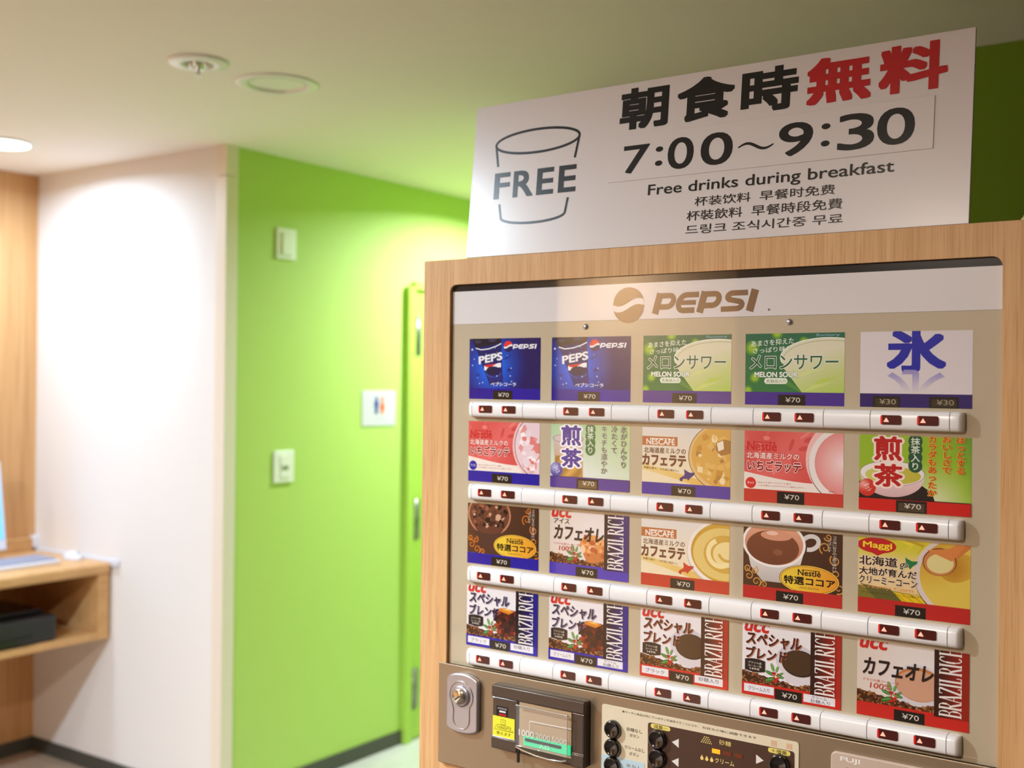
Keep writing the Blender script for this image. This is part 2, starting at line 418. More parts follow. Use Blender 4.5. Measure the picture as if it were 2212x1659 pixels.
# ------------------------------------------------------------------ ceiling fixtures
def downlight(x, y, lab, lit):
    root = empty('downlight', (x, y, CEIL), lab, 'light', 'recessed ceiling downlights')
    b = MB(); b.lathe((x, y, CEIL), (0, 0, -1), [(.118, -.001), (.118, .004), (.108, .007), (.098, .006), (.092, .0), (.07, -.03), (.055, -.05)], 40)
    b.build('trim_ring', m_fix, root)
    if lit: MB().cyl((x, y, CEIL-.0065), (0, 0, 1), .096, .096, .002, 40).build('diffuser', m_lamp, root)
    else: MB().cyl((x, y, CEIL-.001), (0, 0, -1), .05, .05, .002, 30).build('diffuser', mat('unlit_diffuser', (205, 212, 190), .5), root)
# the unlit one is a shallow reflector that hangs just under the ceiling plane
root = empty('downlight', (-2.513, 2.345, CEIL), 'unlit round white downlight, nearer of the ceiling fixtures to green wall', 'light', 'recessed ceiling downlights')
dc = (-2.513, 2.345, CEIL)
MB().lathe(dc, (0, 0, -1), [(.122, .0005), (.122, .003), (.116, .006), (.098, .006), (.0865, .003), (.0865, -.002)], 48).build('trim_ring', m_fix, root)
MB().lathe(dc, (0, 0, -1), [(.086, .004), (.080, -.015), (.068, -.045), (.052, -.070)], 48).build('reflector', mat('glossy_reflector', (240, 242, 236), .25, metal=.2), root)
MB().cyl((dc[0], dc[1], CEIL+.069), (0, 0, 1), .054, .054, .003, 32).build('diffuser', mat('unlit_diffuser', (214, 220, 200), .4), root)
labs = ['lit downlight at the left edge, over the white wall']
for i, L in enumerate(LAMPS):
    downlight(L[0], L[1], ['lit round downlight over the desk, at the left edge of photo', 'lit downlight behind the viewer, in front of vending machine',
        'lit downlight over the corridor, hidden behind sign board', 'lit downlight over the desk side, nearer the viewer',
        'lit downlight in front of the oak front wall',
        'lit downlight between the desk and vending machine rows', 'added unseen downlight in front of the vending machine, brightening its face'][i], True)
sx, sy = -2.524, 2.062
root = empty('ceiling_sprinkler', (sx, sy, CEIL), 'white round sprinkler plate with a chrome head on the ceiling', 'sprinkler')
MB().lathe((sx, sy, CEIL), (0, 0, -1), [(.083, .0005), (.083, .004), (.078, .008), (.055, .010), (.042, .010), (.0405, .004), (.0405, -.03)], 44).build('cover_plate', m_fix, root)
MB().cyl((sx, sy, CEIL+.028), (0, 0, 1), .040, .040, .003, 30).build('recess', m_dark, root)
b = MB()
for k in range(4):
    a = k*PI/2+.5; b.cyl((sx+.022*math.cos(a), sy+.022*math.sin(a), CEIL+.028), (0, 0, -1), .008, .006, .045, 12)
b.cyl((sx, sy, CEIL+.028), (0, 0, -1), .012, .010, .05, 14)
b.build('head', m_chrome, root)
MB().cyl((sx, sy, CEIL-.022), (0, 0, -1), .004, .004, .018, 8).cyl((sx, sy, CEIL-.038), (0, 0, -1), .013, .013, .002, 18).build('deflector', m_fix, root)
# ------------------------------------------------------------------ desk, printer, computer
DF, DT = -3.98, .875      # desk front x, desk top z
root = empty('desk', (-4.26, 2.0, 0), 'oak built-in desk with open shelf fixed against white wall', 'desk')
MB().box(BX, DF, .9, WN-.012, DT-.045, DT, .014, 4).build('desktop', m_woodd, root)
MB().box(BX, DF-.012, 2.785, WN-.012, .565, DT-.045, .001).build('end_panel', m_woodd, root)
MB().box(BX, DF-.012, .9, 2.785, .565, .597, .004).build('shelf', m_woodd, root)
MB().box(BX+.002, BX+.02, .9, 2.785, .597, DT-.045).build('shelf_back', m_woodd, root)
MB().box(BX, DF-.012, .9, .93, 0, .565).build('leg_panel', m_woodd, root)
MB().box(BX, BX+.03, .9, WN-.03, DT, .932, .004).build('upstand', m_woodd, root)
tag(MB().box(BX+.002, DF+.042, WN-.012, WN, DT-.018, DT+.012, .006, 3).box(BX, BX+.032, WN-.030, WN, DT+.012, .938, .006, 3).build('edge_guard', m_plast, root), 'white edge guard along the wall')
root = empty('printer', (-4.2, 2.35, .597), 'black inkjet printer sitting on the open shelf of desk', 'printer')
b = MB(); b.box(-4.40, -3.995, 2.10, 2.605, .597, .70, .018, 3); b.build('body', m_blackp, root)
MB().box(-4.39, -4.06, 2.12, 2.58, .70, .718, .010, 3).build('lid', m_blackg, root)
MB().box(-4.0, -3.985, 2.16, 2.50, .604, .632, .004).build('paper_tray', m_blackg, root)
MB().cyl((-3.995, 2.35, .672), (1, 0, 0), .009, .009, .004, 16).build('power_button', m_silver, root)
root = empty('keyboard', (-4.2, 2.4, DT), 'pale grey computer keyboard lying on the oak desk', 'keyboard')
KM = Matrix.Translation((-4.215, 2.50, DT)) @ Matrix.Rotation(math.radians(0), 4, 'Z')
b = MB(); b.box(-4.285, -4.105, 2.25, 2.69, DT, DT+.016, .005); b.build('case', m_plast, root)
kme = None
for r in range(6):
    y = 2.268
    while y < 2.675:
        wk = .0165 if not (r == 0 and 2.40 < y < 2.50) else .09
        x = -4.120-.0268*r
        if wk > .05:
            MB().box(x-.018, x, y, y+wk, DT+.016, DT+.023, .002, 1).build('key', m_key, root)
        elif kme is None:
            kme = MB().box(-.0185, 0, 0, wk, 0, .007, .002, 1)
            kme = kme.build('key', m_key); kme.parent = root; kme.location = Vector((x, y, DT+.016))-root.location
        else:
            o = kme.copy(); COL.objects.link(o); o.location = Vector((x, y, DT+.016))-root.location
        y += wk+.0028
b = MB(); 
for k in range(10):
    pass
root = empty('computer_mouse', (-4.16, 2.782, DT), 'white computer mouse beside the keyboard, next to the wall', 'mouse')
b = MB(); bmesh.ops.create_uvsphere(b.b, u_segments=24, v_segments=14, radius=1, matrix=Matrix.Translation((-4.165, 2.782, DT+.004)) @ Matrix.Diagonal((.055, .032, .030, 1)))
for v in b.b.verts: v.co.z = max(v.co.z, DT)
for f in b.b.faces: f.smooth = True
b.build('shell', m_plast, root)
MB().cyl((-4.130, 2.779, DT+.026), (0, 1, 0), .007, .007, .006, 12).build('scroll_wheel', m_key, root)
root = empty('monitor', (-4.33, 2.34, DT), 'white framed computer monitor with a lit blue screen at left edge', 'monitor')
def tilt(o, c, ang):
    pass
T = Matrix.Translation((-4.30, 2.35, DT+.05)) @ Matrix.Rotation(math.radians(-9), 4, 'Y') @ Matrix.Rotation(math.radians(0), 4, 'Z')
def tbox(name, m, *bx, bev=0):
    b = MB(); b.box(*bx, bev)
    b.b.transform(T); return b.build(name, m, root)
tbox('bezel', m_plast, -.035, 0, -.52, .225, 0, .36, bev=.006)
tbox('screen', m_screen, 0, .002, -.49, .213, .045, .335)
MB().box(-4.46, -4.32, 2.00, 2.22, DT, DT+.012, .004).box(-4.39, -4.345, 2.07, 2.15, DT+.012, DT+.14).build('stand', m_plast, root)
# ------------------------------------------------------------------ vending machine
FR, PN = 1.474, 1.480        # wood front, panel plane
VX0, VX1, VT = -1.219, -.249, 1.825
WX0, WX1, WZ1, WZ0 = -1.1635, -.3045, 1.783, 1.158
VM = empty('vending_machine', (-.734, 1.9, 0), 'oak clad drink vending machine with twenty picture cards and white button rows', 'vending machine')
plate('front_frame', [[(VX0, 0.0), (VX1, 0.0), (VX1, VT), (VX0, VT)], rrect(WX0, WX1, WZ0-.03, WZ1, .013)], FR, FR+.018, m_woodm, VM)
MB().box(VX0, VX0+.018, FR+.018, 2.25, 0, VT).build('side_panel', m_woodm, VM)
MB().box(VX1-.018, VX1, FR+.018, 2.25, 0, VT).build('side_panel', m_woodm, VM)
MB().box(VX0+.018, VX1-.018, FR+.018, 2.25, VT-.018, VT).build('top_panel', m_woodm, VM)
MB().box(VX0+.018, VX1-.018, 2.235, 2.25, .0, VT-.018).build('rear_panel', m_woodm, VM)
MB().box(WX0-.01, WX1+.01, PN+.014, PN+.02, WZ0-.04, WZ1+.01).build('back_plate', m_dark, VM)
MB().box(WX0+.002, WX1, PN, PN+.006, 1.7715, WZ1-.0).build('black_band', m_black, VM)
MB().box(WX0+.002, WX1, PN, PN+.006, 1.7175, 1.7715).build('header_panel', m_header, VM)
MB().box(WX0+.002, WX1, PN, PN+.006, 1.1550, 1.7172).build('selection_panel', m_panel, VM)
for u in (-.903, -.578):
    tag(MB().lathe((u, PN, 1.7085), (0, -1, 0), [(.0045, 0), (.0045, .001), (.003, .0028), (.0008, .0034)], 20).build('screw', m_satin, VM), 'small round metal screw')
# logo on the header
def stroke_letters(A, items, x, y, w_, h_, col, slant=0, th=1):
    """items: list of (letter width, [(points, width)]) in a unit-high em; x,y = left, baseline in fx/fy; w_,h_ scale"""
    for adv, strokes in items:
        for pts, wd in strokes:
            P = [(x+(p[0]+slant*p[1])*w_, y-p[1]*h_) for p in pts]
            A.stroke(P, wd*th, col)
        x += adv*w_
def arcp(cx, cy, rx, ry, a0, a1, n=8):
    return [(cx+rx*math.cos(math.radians(a0+(a1-a0)*i/n)), cy+ry*math.sin(math.radians(a0+(a1-a0)*i/n))) for i in range(n+1)]
def pepsi_word(A, x0, yb, x1, h, col):
    """heavy slanted word; h = cap height in fy units"""
    k = A.w/A.h; u = (x1-x0)/5.55; v = h      # letter unit
    V = v/k                                     # height in fx units
    def S_(pts, wd, dx): A.stroke([(x0+dx*u+p[0]*u+.28*V*p[1], yb-p[1]*v) for p in pts], wd*V, col)
    for dx in (0, 2.3):
        S_([(.17, 0), (.17, 1)], .34, dx)
        S_([(.1, .87), (.7, .87)]+arcp(.72, .6, .25, .27, 90, -90)+[(.1, .33)], .26, dx)
    S_([(1.08, .87), (.45, .87)]+arcp(.45, .5, .3, .37, 90, 270)+[(1.05, .13)], .26, 1.12); S_([(.3, .5), (1.02, .5)], .22, 1.12)
    S_([(1.1, .87), (.38, .87)]+arcp(.38, .71, .2, .16, 100, 250, 6)+[(.4, .55), (.75, .48)]+arcp(.75, .31, .22, .17, 70, -90, 6)+[(.0, .13)], .25, 3.5)
    S_([(.17, 0), (.17, 1)], .36, 4.75)
def globe(A, cx, cy, r, top, mid, bot, gap=.13):
    k = A.w/A.h; xs = [cx-r+2*r*i/24 for i in range(25)]
    c = lambda x: math.sqrt(max(0, r*r-(x-cx)**2))
    wv = lambda x: -.22*r*math.sin((x-cx)/r*PI*.8)
    hi = lambda x: max(-c(x), min(c(x), wv(x)-gap*r)); lo = lambda x: max(-c(x), min(c(x), wv(x)+gap*r))
    if mid: A.strip(xs, lambda x: cy+hi(x)*k, lambda x: cy+lo(x)*k, mid)
    A.strip(xs, lambda x: cy-c(x)*k, lambda x: cy+hi(x)*k, top)
    A.strip(xs, lambda x: cy+lo(x)*k, lambda x: cy+c(x)*k, bot)
A = Art(.26, .054, (-9, -9, 9, 9))          # origin at (-.858, z 1.7700)
globe(A, .105, .60, .103, (150, 118, 84), None, (150, 118, 84), .17)
pepsi_word(A, .255, .865, .92, .56, (140, 106, 74))
A.ell(.955, .84, .006, (120, 110, 110), n=10)
A.build('logo', m_print, VM, (-.856, PN-.0003, 1.7715))
# ---------------------------------------------------------------- cards
CW, CH = .1404, .0984
CX = [-1.1258+.16145*i for i in range(5)]
CZt = [1.6930, 1.5583, 1.4240, 1.2895]
BLUE, RED = (32, 24, 150), (190, 36, 28)
def bg_grad(A, fn, y1=.82, nx=14, ny=10): A.grid(0, 0, 1, y1, nx, ny, fn)
def price(parent, i, j, lay, x0=.345, x1=.62, tx='¥70', dark=(30, 24, 20), y0=.855, lcd=None, ink=(215, 205, 190)):
    P = Art(CW, CH); P.lay = lay
    P.rect(x0, y0, x1, 1, dark)
    if lcd: P.rect(x0+.02, y0+.03, x1-.02, .985, lcd)
    c = (x0+x1)/2+.012
    P.text(tx, c-.075, y0+.035, c+.075, y0+.105, ink, .004)
    P.build('price_label', m_print, parent, (CX[j], PN-.0002, CZt[i]))
def jit(c, a, r=RND): 
    d = r.uniform(-a, a); return tuple(max(0, min(255, v+d)) for v in c)
def beans(A, x0, x1, y0, y1, n, seed=1, prof=None):
    r = random.Random(seed)
    A.strip([x0+(x1-x0)*i/12 for i in range(13)], lambda x: (prof(x) if prof else y0), lambda x: y1, (70, 38, 20))
    for _ in range(n):
        x = r.uniform(x0, x1); yt = prof(x) if prof else y0; y = r.uniform(yt, y1)
        c = r.choice([(96, 52, 26), (120, 68, 34), (64, 34, 20), (150, 92, 50), (84, 44, 22)]); a = r.uniform(-60, 60)
        A.ell(x, y, r.uniform(.018, .026), c, ry=r.uniform(.011, .016), rot=a, n=10)
        if r.random() < .45: A.ell(x-.004, y-.006, .007, (216, 164, 104), ry=.004, rot=a, n=7)
def sprig(A, x, y, s=1):
    for dx, dy, a, l in ((-.06, -.03, 200, .05), (-.03, -.12, 250, .045), (.02, -.10, 290, .035), (.05, 0, 10, .045), (-.05, .06, 160, .06), (.06, -.04, 330, .03)):
        g = (50, 120, 50) if dy > -.05 else (96, 150, 70)
        A.ell(x+dx*s, y+dy*s, l*s, g, ry=l*.36*s, rot=a, n=12)
        A.stroke([(x+dx*s-l*s*.8*math.cos(math.radians(a)), y+(dy*s-l*s*.8*math.sin(math.radians(a))*1.4)), (x+dx*s+l*s*.8*math.cos(math.radians(a)), y+(dy*s+l*s*.8*math.sin(math.radians(a))*1.4))], .004, (150, 190, 110))
    r = random.Random(3)
    for k in range(14):
        A.ell(x+r.uniform(-.03, .04)*s, y+r.uniform(-.04, .09)*s, .012*s, r.choice([(200, 36, 30), (170, 26, 24), (220, 70, 50)]), n=8)
def spiral(A, cx, cy, r, wd, col, a0=0, turns=1.4, sg=1):
    pts = [(cx+r*(1-t*.85)*math.cos(a0+sg*2*PI*turns*t), cy+r*(1-t*.85)*math.sin(a0+sg*2*PI*turns*t)*1.427) for t in [i/22 for i in range(23)]]
    A.stroke(pts, wd, col, taper=lambda t: 1-.4*t)
def spots(A, x0, y0, x1, y1, n, cols, r0, r1, seed=1, inside=None):
    r = random.Random(seed)
    for _ in range(n):
        x, y = r.uniform(x0, x1), r.uniform(y0, y1)
        if inside and not inside(x, y): continue
        q = r.uniform(r0, r1)
        k = r.randint(4, 6); a = r.uniform(0, 6)
        A.poly([(x+q*r.uniform(.6, 1.1)*math.cos(a+2*PI*i/k), y+1.4*q*r.uniform(.6, 1.1)*math.sin(a+2*PI*i/k)) for i in range(k)], r.choice(cols))
def cola(A):
    bg_grad(A, lambda x, y: lerp((0, 104, 240), (20, 12, 92), (math.hypot((x-.33)*1.05, (y-.45)*.72)-.12)*2.6), 1)
    A.grid(0, .82, 1, 1, 8, 2, lambda x, y: lerp((34, 16, 160), (26, 8, 120), abs(x-.6)))
    r = random.Random(5)
    # cup
    cup = lambda t: ((.085+.215*t), (.455+.035*t))
    navy = lambda x, y: lerp((20, 22, 96), (26, 34, 120), y)
    A.poly([(.03, 0), (.46, 0), (.455, .10), (.09, .17)], (22, 20, 40))
    A.ell(.12, .05, .05, (52, 50, 80), ry=.02); A.ell(.33, .03, .06, (60, 56, 90), ry=.018)
    A.poly([(.09, .15), (.455, .08), (.485, .72), (.30, .78)], navy)
    A.stroke([(.09, .155), (.17, .185), (.28, .17), (.38, .13), (.455, .085)], .012, (235, 240, 250))
    A.text('PEPS', .135, .265, .465, .385, (236, 238, 244), .05, rot=-9, shear=.2)
    A.strip([.215+.024*i for i in range(11)], lambda x: .44-.15*(x-.2), lambda x: .40+.05+.03*math.sin((x-.215)*22)-.1*(x-.3), (206, 44, 40))
    A.strip([.215+.024*i for i in range(11)], lambda x: .445+.03*math.sin((x-.215)*22)-.1*(x-.3), lambda x: .51+.02*math.sin((x-.215)*22)-.12*(x-.3), (238, 240, 246))
    A.ell(.345, .53, .10, (24, 18, 70), ry=.05)
    A.arc(.35, .55, .11, .006, (70, 110, 210), ry=.06, a0=10, a1=170, n=14)
    for k in range(7): A.ell(.30+.03*k, .66+.02*math.sin(k*2), .014, (30, 40, 130), n=10)
    for _ in range(16):
        x, y = r.uniform(.03, .62), r.uniform(.15, .78); A.ell(x, y, r.uniform(.004, .009), (190, 220, 255), n=8)
    A.ell(.04, .18, .012, (220, 238, 255), n=10)
    A.stroke([(.48, .345), (.54, .32), (.60, .275)], .02, (16, 40, 120), taper=lambda t: .3+.7*math.sin(PI*t))
    A.ell(.12, .60, .035, (10, 50, 150), ry=.012); A.ell(.57, .52, .03, (10, 40, 130), ry=.02)
    globe(A, .555, .135, .064, (226, 50, 42), (240, 240, 246), (20, 18, 96), .16)
    pepsi_word(A, .615, .175, .965, .075, (244, 244, 250))
    A.text('ペプシコーラ', .31, .722, .665, .780, (240, 240, 250), .025, shear=.2)
def melon(A):
    bg_grad(A, lambda x, y: lerp((44, 108, 78), (58, 124, 62), y))
    r = random.Random(9)
    for cx, cy, q in ((.07, .2, .075), (.33, .0, .06), (.1, .62, .055), (.03, .8, .05), (.6, .12, .05)):
        for f, c in ((1, (84, 142, 60)), (.75, (120, 170, 56)), (.5, (158, 194, 56))): A.ell(cx, cy, q*f, c, n=20)
    A.stroke([(.3, .6), (.45, .7), (.62, .85)], .05, (84, 142, 62), taper=lambda t: math.sin(PI*t))
    gl = lambda x, y: lerp((226, 222, 194), (176, 204, 84), (y-.3)*1.5+(x-.7)*.6)
    A.poly([(.385, .46), (1, .3), (1, .82), (.585, .82)], gl)
    A.ell(.84, .34, .475, gl, ry=.19*1.0, rot=0, n=40, rings=4)
    A.arc(.84, .34, .475, .009, (244, 246, 236), ry=.19, a0=165, a1=375, n=40); A.arc(.85, .36, .455, .005, (150, 172, 130), ry=.178, a0=180, a1=300, n=30)
    for a_, b_, c_ in ((.62, .55, (214, 224, 150)), (.78, .66, (190, 212, 96)), (.70, .74, (206, 220, 130))): A.stroke([(a_-.1, b_+.07), (a_, b_), (a_+.18, b_-.06)], .04, c_, taper=lambda t: math.sin(PI*t))
    A.rect(0, .82, 1, 1, (72, 44, 140))
    A.text('Suntory', .72, .015, .95, .055, (150, 190, 225), .01, shear=.3)
    A.text('あまさを抑えた', .06, .10, .5, .185, (236, 244, 230), .01, dy=.04)
    A.text('さっぱり味！', .08, .205, .44, .28, (236, 244, 230), .01, dy=.03)
    A.text('メロンサワー', .05, .30, .94, .50, (34, 92, 62), .012, halo=(.042, (232, 240, 226)))
    A.text('MELON SOUR', .10, .54, .54, .61, (244, 246, 240), .045, halo=(.075, (90, 130, 90)))
    A.ell(.23, .665, .03, (232, 238, 220), n=14); A.ell(.41, .665, .03, (232, 238, 220), n=14); A.rect(.23, .623, .41, .707, (232, 238, 220))
    A.text('乳製品入り', .225, .645, .42, .688, (90, 130, 80), .01)
def ice(A):
    A.rect(0, 0, 1, .82, (226, 218, 222)); A.rect(0, .82, 1, 1, (48, 32, 104))
    A.text('氷', .262, -.03, .757, .52, (30, 38, 168), .046, sq=True)
    V0, T0 = glyphs('氷', .02, 3); ax, bx = min(v[0] for v in V0), max(v[0] for v in V0); ay, by = min(v[1] for v in V0), max(v[1] for v in V0)
    A.up(); A.cb = (0, .505, 1, .815)
    A._place(T0, [(.25+.515*(v[0]-ax)/(bx-ax), .50+.52*(v[1]-ay)/(by-ay)) for v in V0], lambda x, y: lerp((150, 142, 204), (226, 218, 222), (y-.5)/.28))
    A.cb = (0, 0, 1, 1)
def straw(A, iced):
    bg_grad(A, lambda x, y: lerp((226, 104, 100), (214, 84, 80), .5+.5*math.sin(x*7+y*5)))
    r = random.Random(2)
    for _ in range(26):
        x, y = r.uniform(0, 1), r.uniform(0, .55); A.ell(x, y, r.uniform(.03, .07), r.choice([(222, 96, 92), (208, 76, 74), (232, 128, 120)]), ry=r.uniform(.015, .03), rot=r.uniform(0, 180), n=12)
    A.strip([i/14 for i in range(15)], lambda x: .60+.10*math.sin(x*2.4-.2), lambda x: .83, (238, 226, 216))
    A.ell(1.03, .37, .40, (240, 190, 186), n=40)
    if iced:
        A.ell(1.03, .37, .372, (96, 74, 92), n=50); A.ell(1.03, .37, .364, lambda x, y: (232, 206, 214), n=50)
        spots(A, .68, .05, 1, .72, 46, [(228, 150, 148), (244, 226, 230), (222, 128, 124), (238, 200, 204), (250, 240, 242), (232, 214, 222)], .03, .075, 8, lambda x, y: math.hypot(x-1.03, (y-.37)/1.427) < .33)
    else:
        A.ell(1.03, .43, .37, (60, 40, 44), n=50); A.ell(1.03, .42, .368, (236, 226, 222), n=50)
        A.ell(1.03, .41, .31, lambda x, y: lerp((246, 222, 222), (226, 140, 136), math.hypot(x-1, (y-.4)*.7)*3.4), n=40, rings=6)
    A.rect(0, .82, 1, 1, BLUE if iced else (196, 60, 46))
    A.text('Nestlé', .03, .15, .335, .275, (204, 40, 44), .03); A.stroke([(.09, .158), (.31, .158)], .008, (204, 40, 44))
    A.text('北海道産ミルクの', .025, .30, .565, .39, (250, 232, 226), .02, halo=(.07, (196, 48, 46)))
    A.text('いちごラッテ', .035, .415, .585, .56, (150, 28, 30), .055, halo=(.085, (250, 236, 230)))
    c = (24, 30, 160) if iced else (216, 48, 38)
    A.ell(.07, .735, .055, c, n=22); A.text('アイス' if iced else 'ホット', .035, .715, .105, .755, (240, 230, 240), .02)
    A.text('ほんのり甘い“いちご”の香り。', .145, .71, .50, .735, (200, 110, 100), 0, res=1)
    A.text('ミルク感たっぷりのやさしい味わいです。', .145, .752, .62, .777, (200, 110, 100), 0, res=1)
    A.text('無果汁', .86, .78, .94, .805, (200, 120, 110), 0, res=1)
def sencha(A, hot):
    if hot:
        def f(x, y):
            c = lerp((236, 232, 214), (150, 186, 44), math.hypot((x-.66)*1.5, (y-.95)*.9)*1.7)
            return lerp(c, (88, 146, 48), (x-.8)*3-(y-.2)) if x > .8 else c
        bg_grad(A, f, .84)
        A.poly([(0, .62), (.55, .62), (.66, .72), (.69, .84), (0, .84)], (34, 24, 24))
        b = lambda x, y: lerp((240, 214, 214), (206, 160, 160), (y-.5)*2.4)
        A.strip([.005+.595*i/20 for i in range(21)], lambda x: .5, lambda x: .52+.29*math.sqrt(max(0, 1-((x-.3025)/.2975)**2)), b)
        A.ell(.3025, .5, .2975, (150, 110, 130), ry=.115, n=40); A.ell(.3025, .5, .292, (238, 230, 224), ry=.111, n=40)
        A.ell(.31, .525, .255, lambda x, y: lerp((206, 206, 110), (190, 176, 50), x*1.5), ry=.082, n=36, rings=3)
        A.ell(.075, .70, .082, lambda x, y: lerp((240, 190, 180), (206, 48, 36), math.hypot(x-.04, (y-.66)*.7)*14), ry=.082, n=26, rings=3)
        A.text('ホット', .045, .66, .12, .74, (250, 236, 224), .01, rot=60)
    else:
        bg_grad(A, lambda x, y: lerp(lerp((176, 206, 160), (222, 228, 220), y*1.3), (190, 214, 150), max(0, x-.45)*1.6*(1-y*.8)))
        g = lambda x, y: lerp((206, 190, 186), (190, 142, 60), (y-.28)*5)
        A.poly([(.035, .22), (.42, .22), (.42, .84), (.06, .84)], g)
        A.ell(.225, .225, .2, (140, 112, 112), ry=.05, n=26); A.ell(.225, .225, .192, (206, 192, 192), ry=.045, n=26)
        A.grid(.06, .5, .40, .84, 8, 6, lambda x, y: lerp((214, 168, 84), (160, 116, 54), .5+.5*math.sin(x*30+y*21)))
        A.ell(.075, .72, .083, lambda x, y: lerp((200, 200, 232), (84, 76, 160), math.hypot(x-.05, (y-.68)*.7)*12), n=26, rings=3)
        A.text('アイス', .045, .68, .12, .76, (250, 246, 250), .01, rot=60)
    c, hc = ((186, 28, 28), (250, 226, 216)) if hot else ((74, 56, 150), (248, 244, 246))
    A.text('煎', .145, .02, .385, .325, c, .05, halo=(.115, hc)); A.text('茶', .145, .385, .395, .67, c, .05, halo=(.115, hc))
    gc = (36, 84, 60) if hot else (74, 118, 70)
    for k in range(4): A.ell(.512, .065+.107*k, .063, gc, n=22)
    A.vtext('抹茶入り', .470, .015, .085, .1075, (226, 236, 214), .02)
    if hot:
        for tx, x, n in (('カラダもあったか', .62, 8), ('おいしさで', .745, 5), ('ほっとする', .865, 5)):
            A.vtext(tx, x, -.02 if n == 5 else -.015, .085, .0985, (196, 50, 14), .03, halo=(.07, (240, 196, 70)))
    else:
        for tx, x in (('キモチも涼やか', .645), ('冷たくて', .770), ('氷がひんやり', .885)):
            A.vtext(tx, x, .0, .080, .107, (92, 66, 96), .018, halo=(.05, (216, 224, 190)))
    A.rect(0, .835 if hot else .83, 1, 1, (202, 30, 24) if hot else (80, 56, 142))
    A.rect(0, .828 if hot else .82, 1, .84 if hot else .832, (50, 20, 20) if hot else (70, 44, 110))
HOK = ([(.30, .0), (.44, .12), (.66, .26), (.98, .24), (.90, .46), (.70, .66), (.56, .90), (.44, .66), (.28, .60), (.34, .34)], [(.46, .60), (.46, .78), (.22, .74), (.16, 1.0), (.02, .92), (.04, .72), (.26, .54)])
def hokkaido(A, x, y, sx, sy, c):
    for H in HOK: A.poly([(x+p[0]*sx, y+p[1]*sy) for p in H], c)
def latte(A, hot):
    bg_grad(A, lambda x, y: lerp((222, 216, 212), (234, 218, 184), y*1.6 if x < .8 else 1))
    A.strip([i/16 for i in range(17)], lambda x: .60+.12*math.sin(x*2.2-.5)+.1*x*x, lambda x: .69+.11*math.sin(x*2.2-.5)+.16*x*x, lambda x, y: lerp((232, 206, 140), (222, 172, 70), x))
    if hot:
        A.ell(1.0, .43, .47, (196, 184, 176), ry=.362, n=50); A.ell(.995, .415, .46, (236, 228, 220), ry=.35, n=50)
        A.ell(1.0, .41, .425, lambda x, y: lerp((214, 176, 84), (196, 148, 44), math.hypot(x-1, (y-.4)*.7)*2.2), ry=.318, n=44, rings=4)
        for q, c in ((.33, (224, 196, 116)), (.24, (206, 164, 70)), (.16, (236, 214, 150))): A.ell(.93+.3*(.33-q), .43, q, c, ry=q*.8, n=30)
        A.arc(.9, .42, .13, .05, (240, 222, 164), a0=30, a1=250, n=20); A.arc(.98, .38, .10, .03, (208, 168, 76), a0=-60, a1=160, n=18)
    else:
        A.ell(1.0, .40, .465, (96, 64, 40), ry=.372, n=50); A.ell(1.0, .40, .458, (224, 186, 126), ry=.366, n=50)
        A.ell(1.0, .39, .43, (214, 166, 78), ry=.338, n=44)
        spots(A, .58, .08, 1, .78, 50, [(196, 142, 54), (230, 194, 124), (222, 178, 96), (176, 124, 60), (240, 216, 168)], .02, .055, 6, lambda x, y: math.hypot((x-1)/.42, (y-.39)/.46) < .93)
        A.poly([(.84, .20), (.93, .14), (1, .16), (1, .34), (.9, .38), (.84, .30)], (166, 116, 56)); A.poly([(.85, .20), (.92, .16), (.93, .28), (.87, .32)], (240, 228, 208))
    A.rect(.0, .135, .41, .27, (184, 108, 58)); A.text('NESCAFÉ', .05, .15, .38, .255, (244, 236, 226), .03); A.stroke([(.09, .165), (.33, .165)], .006, (244, 236, 226))
    A.text('北海道産ミルクの', .02, .30, .505, .385, (104, 62, 40), .022, dy=-.0); A.text('カフェラテ', .005, .405, .505, .565, (110, 60, 40), .055, sq=True)
    A.text('芳醇な香り、コク深い味わい。', .02, .60, .43, .635, (110, 80, 40), .01, res=1, rot=3)
    hokkaido(A, .435, .60, .18, .185, (66, 46, 120) if not hot else (196, 56, 34))
    A.rect(0, .82, 1, 1, (64, 44, 150) if not hot else (188, 52, 36))
